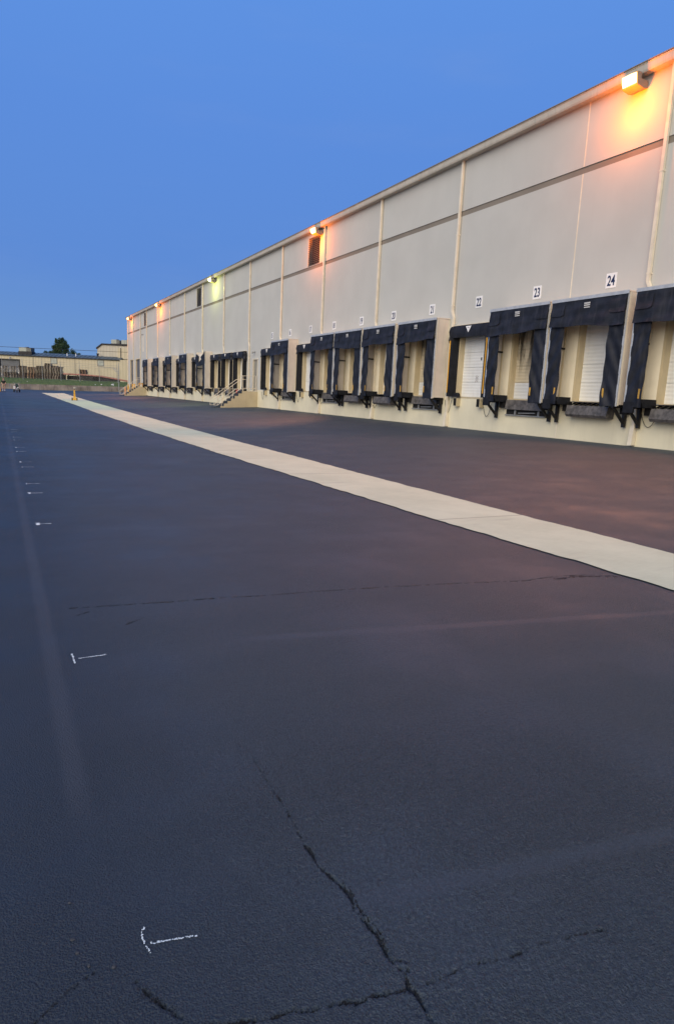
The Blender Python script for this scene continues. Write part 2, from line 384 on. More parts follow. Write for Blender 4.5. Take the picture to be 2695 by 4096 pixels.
px_, py_ = XS[fine], YS[fine]; cv = np.zeros_like(px_)
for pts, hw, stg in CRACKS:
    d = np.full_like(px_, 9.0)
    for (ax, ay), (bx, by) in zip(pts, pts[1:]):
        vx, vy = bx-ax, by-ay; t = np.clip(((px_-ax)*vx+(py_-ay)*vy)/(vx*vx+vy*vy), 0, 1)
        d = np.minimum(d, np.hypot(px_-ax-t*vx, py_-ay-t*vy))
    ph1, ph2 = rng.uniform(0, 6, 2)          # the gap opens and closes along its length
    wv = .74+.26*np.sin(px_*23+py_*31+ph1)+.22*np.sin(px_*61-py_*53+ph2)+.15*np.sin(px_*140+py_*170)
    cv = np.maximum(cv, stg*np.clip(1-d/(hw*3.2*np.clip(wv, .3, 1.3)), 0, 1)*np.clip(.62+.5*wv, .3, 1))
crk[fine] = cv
near = np.clip((XS+.05)/.1, 0, 1)*np.clip((2.9-XS)/.8, 0, 1)*np.clip((YS-.8)/.1, 0, 1)*np.clip((2.9-YS)/.8, 0, 1)
grainy = np.clip((XS-.25)/.7, 0.22, 1)
dband = np.abs((XS-.86)*.149+(YS-1.46)*.989)            # the smooth lap band stays smooth
grainy = grainy*np.where((XS > .8), np.clip((dband-.028)/.02, .3, 1), 1)
g1 = rng.normal(0, 1, XS.shape); g2 = (g1+np.roll(g1, 1, 0)+np.roll(g1, 1, 1)+np.roll(np.roll(g1, 1, 0), 1, 1))/2.2
ZS = ZS + near*grainy*(g1*.0009+g2*.0007)
jag = np.clip(crk+rng.normal(0, .16, XS.shape)*(crk > .05), 0, 1)
ZS = ZS - .011*np.clip((jag-.42)/.3, 0, 1) + .0016*np.clip(1-np.abs(crk-.25)/.2, 0, 1)
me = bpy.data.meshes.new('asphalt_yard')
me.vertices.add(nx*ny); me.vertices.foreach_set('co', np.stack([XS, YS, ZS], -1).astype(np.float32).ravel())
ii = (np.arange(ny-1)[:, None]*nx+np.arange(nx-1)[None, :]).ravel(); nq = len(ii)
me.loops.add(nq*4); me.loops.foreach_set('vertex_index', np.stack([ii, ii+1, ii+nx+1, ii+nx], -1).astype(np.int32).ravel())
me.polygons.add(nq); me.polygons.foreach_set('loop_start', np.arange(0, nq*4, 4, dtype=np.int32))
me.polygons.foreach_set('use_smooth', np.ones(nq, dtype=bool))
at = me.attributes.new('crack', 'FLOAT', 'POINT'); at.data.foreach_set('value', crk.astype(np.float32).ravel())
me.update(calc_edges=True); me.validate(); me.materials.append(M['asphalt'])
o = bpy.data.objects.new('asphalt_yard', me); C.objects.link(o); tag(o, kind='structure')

def interp(pts, y):
    for (y0, x0), (y1, x1) in zip(pts, pts[1:]):
        if y <= y1: return x0+(x1-x0)*(y-y0)/(y1-y0)
    return pts[-1][1]
SL = [(-6, 5.15), (3.34, 5.01), (7, 4.87), (15.4, 4.63), (22.8, 4.54), (36, 4.6), (60, 4.85), (100, 5.2)]
SR = [(-6, 6.33), (4.3, 6.32), (8.7, 6.29), (21, 6.35), (36, 6.61), (54, 6.94), (80, 7.55), (103, 8.2)]
st = MB(); vs = []; fs = []
yy = spaced(-6, 20, 260) + spaced(20.3, 99.5, 200)
r2 = random.Random(3); jl = jr = 0
for i, y in enumerate(yy):
    jl = jl*.75 + r2.uniform(-.017, .017); jr = jr*.75 + r2.uniform(-.015, .015)
    a = interp(SL, y)+jl; b_ = interp(SR, y)+jr
    for k in range(7):
        x = a+(b_-a)*k/6; vs.append((x, y + (2.2*k/6 if i == len(yy)-1 else 0), gz(x, y)+.012))
    # edge thickness
for i in range(len(yy)-1):
    for k in range(6): fs.append((i*7+k, i*7+k+1, (i+1)*7+k+1, (i+1)*7+k))
st.add(vs, fs)
tag(st.build('concrete_strip', M['strip']), kind='structure')

# cracks in the asphalt: ragged dark gaps
def ribbon(mb, pts, w, seed, step=.012, jit=.006, gap=.0, z=.0025, taper=True):
    rr = random.Random(seed); out = []
    for a, b_ in zip(pts, pts[1:]):
        L = math.hypot(b_[0]-a[0], b_[1]-a[1]); n = max(1, int(L/step))
        for i in range(n): out.append((a[0]+(b_[0]-a[0])*i/n, a[1]+(b_[1]-a[1])*i/n))
    out.append(pts[-1]); n = len(out); prev = None; off = 0; wl = 1
    for i, (x, y) in enumerate(out):
        a = out[max(0, i-1)]; b_ = out[min(n-1, i+1)]
        dx, dy = b_[0]-a[0], b_[1]-a[1]; L = math.hypot(dx, dy) or 1; nx, ny = -dy/L, dx/L
        off = off*.75 + rr.uniform(-jit, jit); wl = max(.12, min(1.9, wl + rr.uniform(-.45, .45)))
        t = min(1, min(i, n-1-i)/max(1, n*.12)) if taper else 1
        hw = w*.5*wl*(.25+.75*t)
        zz = gz(x, y)+z
        cur = ((x+nx*(off+hw*rr.uniform(.7, 1.3)), y+ny*(off+hw), zz), (x+nx*(off-hw), y+ny*(off-hw*rr.uniform(.7, 1.3)), zz))
        if prev and rr.random() > gap: mb.quad(prev[0], prev[1], cur[1], cur[0])
        prev = cur
# chalk layout marks
ords = ['nearest the camera', 'second from the camera', 'third from the camera', 'fourth from the camera', 'fifth from the camera',
        'sixth from the camera', 'seventh from the camera', 'eighth from the camera', 'ninth from the camera', 'tenth from the camera',
        'eleventh from the camera', 'twelfth from the camera', 'thirteenth from the camera', 'last but one up the yard', 'farthest up the yard']
TS = [(.30,1.54,.13,-.03), (.305,3.625,.175,0), (.31,7.46,.13,0), (.31,9.62,.16,0), (.30,10.54,.18,0), (.305,12.66,.185,0), (.30,13.475,.17,0),
      (.285,15.53,.19,0), (.285,16.465,.175,0), (.29,18.58,.18,0), (.29,19.515,.17,0), (.28,21.55,.14,0), (.28,22.485,.17,0), (.28,25.28,.05,0), (.28,27.6,.05,0)]
for i, (x, y, L, sl) in enumerate(TS):
    mb = MB(); rr = random.Random(50+i); w = .0062 if i == 0 else .010
    if i < 2:                                # gritty chalk: ragged flecks
        bar = [(x+.001, y+.080), (x-.009, y+.064), (x-.010, y+.035), (x-.006, y+.012), (x+.002, y-.012)] if i == 0 else [(x-.004, y+.075), (x, y+.02), (x, y-.065)]
        stem = [(x+.006, y+.019), (x+L*.5, y+.008), (x+L, y-.008)] if i == 0 else [(x+.03, y-.002), (x+L, y)]
        for pl in (bar, stem):
            for a, b_ in zip(pl, pl[1:]):
                n = int(math.hypot(b_[0]-a[0], b_[1]-a[1])/.0022)
                for k in range(n):
                    if rr.random() < .22: continue
                    t = k/n; px, py = a[0]+(b_[0]-a[0])*t+rr.gauss(0, w*.22), a[1]+(b_[1]-a[1])*t+rr.gauss(0, w*.22)
                    s = rr.uniform(.25, .55)*w; m_ = rr.randint(4, 6); a0 = rr.random()*6
                    mb.add([(px+s*rr.uniform(.5, 1.2)*math.cos(a0+q*6.283/m_), py+s*rr.uniform(.5, 1.2)*math.sin(a0+q*6.283/m_), .0028+rr.random()*.0006) for q in range(m_)], [tuple(range(m_))])
    else:
        ribbon(mb, [(x-.002, y), (x+L, y)], .018 if i > 5 else .011, 80+i, step=.012, jit=.002, taper=False)
        ribbon(mb, [(x, y-.06), (x-.004, y+.06)], .02, 90+i, step=.012, jit=.003, taper=False)
    o = mb.build('chalk_mark', M['chalk'], loc=(x, y, 0))
    tag(o, 'white chalk T mark on asphalt, %s' % ords[i], 'chalk mark', 'chalk layout marks in a row up the yard')

# loose pebbles by the lower left corner
for i, (x, y, s, lb) in enumerate([(.123,1.80,.009,'pebble lying farthest up the asphalt in the lower left corner'), (.118,1.66,.010,'largest grey pebble left of the nearest chalk mark'), (.125,1.61,.008,'flat grey pebble just below the largest pebble'),
                                   (.148,1.555,.008,'grey pebble nearest the raised crack on the lower left'), (.206,1.525,.009,'grey pebble standing between the crack and the nearest chalk mark')]):
    mb = MB(); s *= .6; mb.ball((0, 0, s*.3), s, rnd.uniform(.8, 1.3), rnd.uniform(.7, 1), rnd.uniform(.5, .8), 8)
    for k, v in enumerate(mb.v): mb.v[k] = tuple(c*rnd.uniform(.85, 1.15) for c in v)
    o = mb.build('pebble', M['pebble']); o.location = (x, y, 0)
    tag(o, lb, 'pebble', 'loose pebbles on the asphalt')

# ------------------------------------------------------------------ warehouse
wh = empty('warehouse', (WX, 40, .4), 'long pale grey concrete warehouse with cream base and a row of numbered loading docks', 'warehouse')
WL = (WX, 40, .4)
FLOOR = 1.70
def cY(s): return 14.4 + 3.07*(24-s)
SHELTER = [2, 4, 6, 8, 10, 16, 18, 19, 20, 21, 23, 24, 25]
SEAL = [3, 5, 7, 9, 11, 12, 13, 15, 17, 22]
NOSHOW = [26, 27]
DOCKS = sorted(SHELTER + SEAL + NOSHOW)
HW = .94; OT = 4.2
LOUV = [(35.03, 36.62, 8.93, 10.50), (59.67, 61.22, 8.97, 10.57), (84.55, 86.0, 9.0, 10.56)]
BIGD = [(88.95, 91.8), (93.4, 96.0)]
MAN = (44.75, 45.66)
holes = [(cY(s)-HW, cY(s)+HW, FLOOR, OT) for s in DOCKS] + LOUV + [(a, b_, 1.55, 5.06) for a, b_ in BIGD] + [(MAN[0], MAN[1], 1.57, 3.78)]
YB = sorted(set([-20.0, 97.8] + [h[0] for h in holes] + [h[1] for h in holes] + [-10 + 6.14*k for k in range(18)]))
ZB = sorted(set([.0, 1.55, 1.57, 1.66, FLOOR, OT, 3.78, 5.06, 8.70, 8.90, 8.93, 8.97, 9.0, 10.5, 10.56, 10.57, 11.05]))
up = MB(); lo = MB(); bandm = MB()
for y0, y1 in zip(YB, YB[1:]):
    for z0, z1 in zip(ZB, ZB[1:]):
        ym, zm = (y0+y1)/2, (z0+z1)/2
        if any(h[0] < ym < h[1] and h[2] < zm < h[3] for h in holes): continue
        if 8.70 < zm < 8.90:
            bandm.quad((WX+.025, y0, z0), (WX+.025, y1, z0), (WX+.025, y1, z1), (WX+.025, y0, z1))
            bandm.quad((WX, y0, z1), (WX, y1, z1), (WX+.025, y1, z1), (WX+.025, y0, z1))
            bandm.quad((WX, y0, z0), (WX, y1, z0), (WX+.025, y1, z0), (WX+.025, y0, z0)); continue
        (lo if zm < 1.66 else up).quad((WX, y0, z0), (WX, y1, z0), (WX, y1, z1), (WX, y0, z1))
# returns (sides, roof, back)
up.quad((WX, 97.8, 0), (WX+70, 97.8, 0), (WX+70, 97.8, 11.05), (WX, 97.8, 11.05))
up.quad((WX, -20, 0), (WX+70, -20, 0), (WX+70, -20, 11.05), (WX, -20, 11.05))
up.quad((WX+70, -20, 0), (WX+70, 97.8, 0), (WX+70, 97.8, 11.05), (WX+70, -20, 11.05))
up.build('wall', M['wall'], wh, WL); lo.build('dock_base_wall', M['cream'], wh, WL); bandm.build('wall_band', M['taupe'], wh, WL)
for o in list(wh.children): o.location = (0, 0, 0)
def wpart(mb, name, m, **k):
    o = mb.build(name, m, wh, WL, **k); o.location = (0, 0, 0); return o
rf = MB(); rf.prism_y([(WX+.0, 11.02), (WX+70, 11.4), (WX+70, 11.5), (WX+.0, 11.12)], -20.2, 98.0); wpart(rf, 'roof', M['roof'])
# eave gutter: fascia with lip, slightly lapped sections
ev = MB()
ev.prism_y([(WX-.26, 10.80), (WX-.24, 10.745), (WX-.004, 10.745), (WX-.004, 10.985), (WX-.27, 10.985), (WX-.29, 10.96), (WX-.27, 10.935)], -20.2, 98.0)
wpart(ev, 'eave_gutter', M['eave'])
ca = MB(); ca.box(WX-.30, -20.2, 10.985, WX+.05, 98.02, 11.008); wpart(ca, 'roof_edge_cap', M['taupe'])
# reveals, doors, tan surrounds
for s in DOCKS:
    c = cY(s); jm = MB(); XD = WX+.23
    jm.box(WX-.006, c+HW, FLOOR, XD+.05, c+HW+.09, OT); jm.box(WX-.006, c-HW-.09, FLOOR, XD+.05, c-HW, OT)
    jm.box(WX-.006, c-HW-.09, OT, XD+.05, c+HW+.09, OT+.09)
    jm.box(WX-.006, c-HW, FLOOR-.05, XD+.05, c+HW, FLOOR)
    wpart(jm, 'door_jamb', M['jamb'])
    if s in SHELTER:
        su = MB()
        for y0, y1, z0, z1 in ((c+HW+.09, c+1.55, FLOOR-.05, 4.78), (c-1.31, c-HW-.09, FLOOR-.05, 4.78), (c-HW-.09, c+HW+.09, OT+.09, 4.78)):
            su.box(WX-.004, y0, z0, WX+.02, y1, z1)
        wpart(su, 'door_surround', M['surround'])
    dr = MB(); zs_ = [FLOOR+.003, 2.29, 2.87, 3.45, 4.03, OT+.05]
    for z0, z1 in zip(zs_, zs_[1:]):
        dr.box(XD, c-HW-.02, z0+.006, XD+.05, c+HW+.02, z1-.006)
    dr.box(XD+.02, c-HW-.02, FLOOR, XD+.045, c+HW+.02, OT+.05)
    d = wpart(dr, 'dock_door', M['door_stained'] if s in (23, 21, 18) else M['door'])
    if s in (23, 21, 18): d['label'] = 'dock door with dark drip stains above a clean white bottom panel'
    if s == 22:
        wd = MB(); wd.box(XD-.006, c-.18, 3.13, XD, c-.11, 3.24); o = wd.build('peep_window', M['steel'], d, WL); o.location = (0, 0, 0)
for y0, y1 in BIGD:
    db = MB(); XD = WX+.14
    for k in range(12): db.box(XD, y0, 1.57+k*.29, XD+.05, y1, 1.57+k*.29+.28)
    db.box(XD+.02, y0, 1.55, XD+.045, y1, 5.06)
    wpart(db, 'roll_up_door', M['doorgrey'])
    jm = MB(); jm.box(WX-.004, y1, 1.55, XD+.05, y1+.08, 5.06); jm.box(WX-.004, y0-.08, 1.55, XD+.05, y0, 5.06); jm.box(WX-.004, y0-.08, 5.06, XD+.05, y1+.08, 5.15)
    jm.box(WX-.004, y0, 1.45, XD+.05, y1, 1.55)
    wpart(jm, 'door_jamb', M['tan'])
md = MB(); md.box(WX+.06, MAN[0], 1.57, WX+.11, MAN[1], 3.78); mo = wpart(md, 'man_door', M['mandoor'])
hd = MB(); hd.tube([(WX-.02, MAN[0]+.1, 2.55), (WX-.02, MAN[0]+.22, 2.55)], .015); hd.disc((WX+.03, MAN[0]+.1, 2.55), (1, 0, 0), .03, .08); o = hd.build('door_handle', M['galv'], mo, WL); o.location = (0, 0, 0)
mf = MB(); mf.box(WX-.03, MAN[0]-.06, 1.57, WX+.12, MAN[0], 3.83); mf.box(WX-.03, MAN[1], 1.57, WX+.12, MAN[1]+.06, 3.83); mf.box(WX-.05, MAN[0]-.1, 3.83, WX+.12, MAN[1]+.1, 3.89); mf.box(WX-.02, MAN[0], 3.78, WX+.12, MAN[1], 3.83)
wpart(mf, 'man_door_frame', M['trim'])
# louvers
for y0, y1, z0, z1 in LOUV:
    lv = MB(); n = 15
    lv.box(WX+.24, y0, z0, WX+.26, y1, z1)
    lb = wpart(lv, 'louver_back', M['pit'])
    bl = MB()
    for k in range(n):
        z = z0+(z1-z0)*(k+.15)/n; h = (z1-z0)/n
        bl.add([(WX+.0, y0, z), (WX+.0, y1, z), (WX+.12, y1, z+h*.78), (WX+.12, y0, z+h*.78), (WX+.0, y0, z+.03), (WX+.0, y1, z+.03), (WX+.12, y1, z+h*.78+.015), (WX+.12, y0, z+h*.78+.015)],
               [(0,1,2,3), (4,5,6,7), (0,1,5,4)])
    wpart(bl, 'louver_blade', M['louver'])
    fr = MB(); fr.box(WX-.012, y0-.04, z0, WX+.25, y0, z1); fr.box(WX-.012, y1, z0, WX+.25, y1+.04, z1)
    fr.box(WX-.012, y0-.04, z1, WX+.25, y1+.04, z1+.05)
    wpart(fr, 'louver_frame', M['trim'])
# downspouts, one part each
DS = [97.62, 93.2, 88.24, 84.22, 77.84, 71.76, 65.44, 59.04, 52.75, 46.57, 40.47, 34.33, 28.23, 22.11, 13.06]
for i, y in enumerate(DS):
    p = MB(); w = .048; e = .13 if 12 < y < 80 else 0; zt = 10.745
    xo = WX-.105
    zel = 5.12
    prof = lambda yy: [(xo, yy-w), (WX-.02, yy-w), (WX-.02, yy+w), (xo, yy+w)]
    p.prism_z(prof(y), zel, zt)
    ye = y - e
    n = 4
    p.add([(a, b_, zel) for a, b_ in prof(y)] + [(a, b_, zel-.28) for a, b_ in prof(ye)], [(k, (k+1) % n, n+(k+1) % n, n+k) for k in range(n)])
    gb = gz(WX-.1, y)
    p.prism_z(prof(ye), gb+.55, zel-.28)
    for zc in (8.0, 5.3, 3.2): p.box(xo-.006, y-w-.012, zc, WX-.0, y+w+.012, zc+.05) if zc > 5.2 else p.box(xo-.006, ye-w-.012, zc, WX-.0, ye+w+.012, zc+.05)
    # wider boot with a kicked-out foot
    p.add([(xo-.02, ye-w-.02, gb+.6), (WX-.012, ye-w-.02, gb+.6), (WX-.012, ye+w+.02, gb+.6), (xo-.02, ye+w+.02, gb+.6),
           (xo-.07, ye-w-.02, gb+.04), (WX-.012, ye-w-.02, gb+.04), (WX-.012, ye+w+.02, gb+.04), (xo-.07, ye+w+.02, gb+.04)],
          [(0,1,2,3), (0,1,5,4), (1,2,6,5), (2,3,7,6), (3,0,4,7), (4,5,6,7)])
    wpart(p, 'downspout', M['pipe'])
# panel joints with pale sealant where no pipe covers them
for y in (15.97, 9.83, 3.69):
    for z0, z1 in ((.3, 1.66), (4.9, 8.70), (8.90, 10.93)):
        j = MB(); j.box(WX-.006, y-.022, z0, WX+.01, y+.022, z1); wpart(j, 'panel_joint', M['pipe'])
for y in DS[1:-1]:
    for z0, z1 in ((4.95, 8.70), (8.90, 10.93)):
        j = MB(); j.box(WX-.004, y-.10, z0, WX+.01, y-.08, z1); wpart(j, 'panel_joint', M['taupe'])
pt = MB(); pt.box(WX-.004, 86.2, 5.9, WX+.01, 87.2, 7.9); wpart(pt, 'paint_patch', M['trim'])
ct = MB(); ct.box(WX-.03, 97.66, 0.3, WX+.3, 97.83, 10.93); wpart(ct, 'corner_trim', M['pipe'])

# ------------------------------------------------------------------ number signs
def text_mesh(s, size, sx, off):
    cu = bpy.data.curves.new('t', 'FONT'); cu.body = s; cu.size = size; cu.align_x = 'CENTER'; cu.align_y = 'CENTER'; cu.offset = off; cu.extrude = .003
    o = bpy.data.objects.new('t', cu); C.objects.link(o); dg = bpy.context.evaluated_depsgraph_get(); dg.update()
    me = bpy.data.meshes.new_from_object(o.evaluated_get(dg)); bpy.data.objects.remove(o); bpy.data.curves.remove(cu)
    for v in me.vertices:
        x, y, z = v.co; v.co = (-z, -x*sx, y)
    me.materials.clear(); return me
for s in range(15, 26):
    c = cY(s) + (.0)
    e = empty('dock_number_sign', (WX, c, 5.31), 'white square sign with navy number %d on the wall above its dock' % s, 'number sign', 'dock number signs')
    p = MB(); p.box(-.012, -.19, -.215, -.001, .19, .215); p.build('sign_plate', M['white'], e)
    me = text_mesh(str(s), .42, .68, .007); me.materials.append(M['navy'])
    zs2 = [v.co.z for v in me.vertices]; ys2 = [v.co.y for v in me.vertices]; dz, dy = (max(zs2)+min(zs2))/2, (max(ys2)+min(ys2))/2
    for v in me.vertices: v.co.z -= dz; v.co.y -= dy; v.co.x += -.016
    o = bpy.data.objects.new('numeral', me); C.objects.link(o); o.parent = e
# faded rotated marking on the door of dock 22
me = text_mesh('200', .22, .8, .004); me.materials.append(M['greytext'])
for v in me.vertices:
    y, z = v.co.y, v.co.z; v.co.y, v.co.z = z, -y
o = bpy.data.objects.new('door_marking', me); C.objects.link(o); o.parent = wh; o.location = (.225, cY(22)+.03-40, 2.42-.4)

# ------------------------------------------------------------------ dock shelters
def ordinal(s):
    return {2: 'the farthest one, beside the grey roll up doors', 4: 'second shelter from the far end of the wall', 6: 'third shelter from the far end of the wall', 8: 'fourth shelter from the far end of the wall',
            16: 'between docks 15 and 17', 18: 'under number 18', 19: 'under number 19', 20: 'under number 20', 21: 'under number 21', 23: 'under number 23', 24: 'under number 24', 25: 'cut by the right edge of the photo'}[s]
def cloth(fn_x, y0, y1, z0, z1, nu, nv, th=.012):
    mb = MB()
    mb.grid(lambda u, v: (fn_x(u, v), y0(v)+(y1(v)-y0(v))*u, z0+(z1-z0)*v), nu, nv)
    mb.grid(lambda u, v: (fn_x(u, v)+th, y0(v)+(y1(v)-y0(v))*u, z0+(z1-z0)*v), nu, nv)
    return mb
def bracket_part(root, y):
    b = MB()
    b.bar((-.10, y, .10), (-.10, y, -.62), .09, .09)
    b.bar((-.60, y, -.06), (-.10, y, -.52), .07, .07)
    b.bar((-.66, y, -.03), (-.05, y, -.03), .06, .07)
    return b.build('bracket', M['steel'], root)
def cable_part(root, y, dy, drop):
    pts = [(-.05, y+dy*t, -.05-.1-drop*math.sin(math.pi*t)**.8) for t in [k/12 for k in range(13)]]
    b = MB(); b.tube(pts, .009, 5); return b.build('cable', M['steel'], root)
def shelter(s):
    rr = random.Random(s*13+1); c = cY(s)+{24: .19, 23: .11, 20: .20, 19: .18, 18: .10}.get(s, .12)
    lab = 'black fabric dock shelter, ' + ordinal(s) if s != 10 else 'dock shelter with torn and collapsed black head curtain, left of three plain seals'
    e = empty('dock_shelter', (WX, c, 1.60), lab, 'dock shelter', 'fabric dock shelters along the wall')
    xf, hw, T = -.63, 1.42, 3.2; hb = 2.35
    for sg in (-1, 1):
        p = MB(); p.box(xf+.01, sg*hw-.025, .03, -.005, sg*hw+.025, T-.02)
        o = p.build('side_panel', M['fibre'], e)
        if sg == -1:
            q = MB(); q.box(xf+.0, -hw-.034, .0, xf+.07, -hw-.025, T-.02); q.box(-.07, -hw-.034, .0, -.005, -hw-.025, T-.02)
            for k in range(9): q.ball((xf+.045, -hw-.036, .2+k*.36), .012, n=6)
            q.build('panel_edge', M['trim'], o)
        else:
            q = MB(); q.box(xf+.05, hw-.075, 1.74, -.01, hw-.025, 1.80); q.build('cross_brace', M['steel'], o)
            q = MB(); q.box(-.05, hw-.06, .05, -.006, hw-.026, 2.9); q.build('corner_post', M['jamb'], o)
    if s != 10:
        p = MB(); p.prism_y([(xf-.03, T-.015), (-.004, T-.0), (-.004, T+.04), (xf-.03, T+.02)], -hw-.03, hw+.03); p.build('top_panel', M['fibre'], e)
    p = MB(); p.box(xf-.055, -hw-.03, T-.07, xf-.03, hw+.03, T+.025)
    for sg in (-1, 1): p.box(xf-.03, sg*hw-.028, -.02, xf+.01, sg*hw+.028, T-.07)
    if s == 10:
        p = MB(); p.box(xf-.03, -hw-.028, -.02, xf+.01, -hw+.028, T-.07); p.build('edge_trim', M['alu'], e)
        p = MB(); p.box(xf-.03, hw-.028, -.02, xf+.01, hw+.028, T-.07)
    p.build('edge_trim', M['alu'], e)
    ph = [rr.uniform(0, 6) for _ in range(6)]; am = rr.uniform(.7, 1.3)
    if s != 10:
        fx = lambda u, v: xf-.045-.075*(1-v)**1.5 - am*.012*(1-v)*math.sin(u*17+ph[0]) - .010*(1-v)*math.sin(u*31+ph[1]+v*3) - .006*math.sin(v*14+u*4+ph[2])
        sag = lambda u: .05*math.sin(u*3.1+ph[3])+.018*math.sin(u*11+ph[2])
        mb = MB()
        zz = lambda u, v: hb-.03 + sag(u)*(1-v) + (T-.06-hb+.03)*v
        for th in (0, .014): mb.grid(lambda u, v: (fx(u, v)+th, -hw+.0+2*hw*u, zz(u, v)), 40, 14)
        hc = mb.build('head_curtain', M['cloth'], e, smooth=False)
        for sg in (-1, 1):                    # stitched reinforcement flaps
            q = MB(); yA, yB = (-hw+.015, -hw+.55) if sg < 0 else (hw-.55, hw-.015)
            def pt(u, v):
                y = yA+(yB-yA)*u; uu = (y+hw)/(2*hw); vv = .42+.46*v
                rnd_c = .06*max(0, (u-.8 if sg < 0 else .2-u))*5*max(0, .3-v)*3
                return (fx(uu, vv)-.013-.015*(1-v), y, zz(uu, vv+rnd_c))
            q.grid(pt, 8, 6); q.build('corner_flap', M['cloth'], hc)
        q = MB(); y0 = .0; q.box(fx(.5, .78)-.02, y0-.11, 2.93, fx(.5, .78)-.012, y0+.11, 2.965); q.box(fx(.5, .78)-.02, y0-.11, 2.985, fx(.5, .78)-.012, y0+.11, 3.03)
        q.box(fx(.5, .78)-.02, y0-.11, 2.87, fx(.5, .78)-.012, y0+.11, 2.90)
        q.build('maker_label', M['label'], hc)
    else:                                     # collapsed: two sagging triangles and a hanging V
        hc = MB(); xx = xf-.05
        def flap(pts):
            n = len(pts); hc.add([(xx-.04*math.sin(y*5+z*3), y, z) for y, z in pts] + [(xx+.02-.04*math.sin(y*5+z*3), y, z) for y, z in pts], [tuple(range(n)), tuple(range(n, 2*n))[::-1]] + [(i, (i+1) % n, n+(i+1) % n, n+i) for i in range(n)])
        flap([(1.45, 3.05), (.95, 2.93), (.48, 2.78), (.60, 2.45), (.62, 2.25), (.42, 2.12), (.40, 1.92), (.9, 2.02), (1.45, 2.2)])
        flap([(-1.45, 3.2), (-.85, 2.98), (-.26, 2.72), (-.33, 2.52), (.0, 2.36), (.38, 2.25), (.41, 2.12), (.42, 1.94), (-.3, 1.98), (-1.45, 2.1)])
        h2 = hc.build('head_curtain', M['cloth'], e)
        q = MB(); q.grid(lambda u, v: (xf+.10-.06*math.sin(u*4), (1.42-1.95*u)*v+.35*(1-v)+.1*(1-v)*(1-2*u), 2.1+.98*v-.05*math.sin(u*3.14)*v), 10, 8); q.build('hanging_liner', M['fibre'], h2)
    for sg in (-1, 1):
        wi = .56+rr.uniform(-.03, .05); ta = rr.uniform(-.03, .06)
        inner = (lambda v: hw-wi-ta*(v-.5)) if sg > 0 else (lambda v: -hw+wi+.03+ta*(v-.5)-.1*max(0, v-.75))
        outer = (lambda v: hw-.015) if sg > 0 else (lambda v: -hw+.015)
        fx2 = lambda u, v: xf-.03-.020*am*math.sin(v*9+u*7*sg+ph[4])*(.3+u*(1-v)) - .014*math.sin(v*22-u*9+ph[5]) - .03*u*(1-v)
        mb = MB()
        for th in (0, .014): mb.grid(lambda u, v: (fx2(u, v)+th, outer(v)+(inner(v)-outer(v))*u, -.02+.01*math.sin(u*5)+(hb+.12)*v), 10, 26)
        o = mb.build('side_curtain', M['cloth'], e)
        q = MB(); yy_ = inner(.2)+sg*.09; q.box(xf-.075, yy_-.027, .22, xf-.062, yy_+.027, .49); q.build('guide_strip', M['dull_yellow'], o)
        q = MB(); y0, y1 = sg*(hw-.03), sg*.86
        q.prism_y([(xf+.05, -.02), (xf-.02, .10), (xf+.12, .21), (-.05, .21), (-.05, -.03)], min(y0, y1), max(y0, y1)); q.build('draft_pad', M['foam'], e)
        bracket_part(e, sg*(hw-.10))
    p = MB(); p.box(xf-.05, hw-.32, -.18, xf+.02, hw+.02, .12); p.build('bottom_corner_pad', M['foam'], e)
    if s in (16, 17, 18, 20, 25): cable_part(e, .75, .55, .42)
    return e
for s in SHELTER: shelter(s)

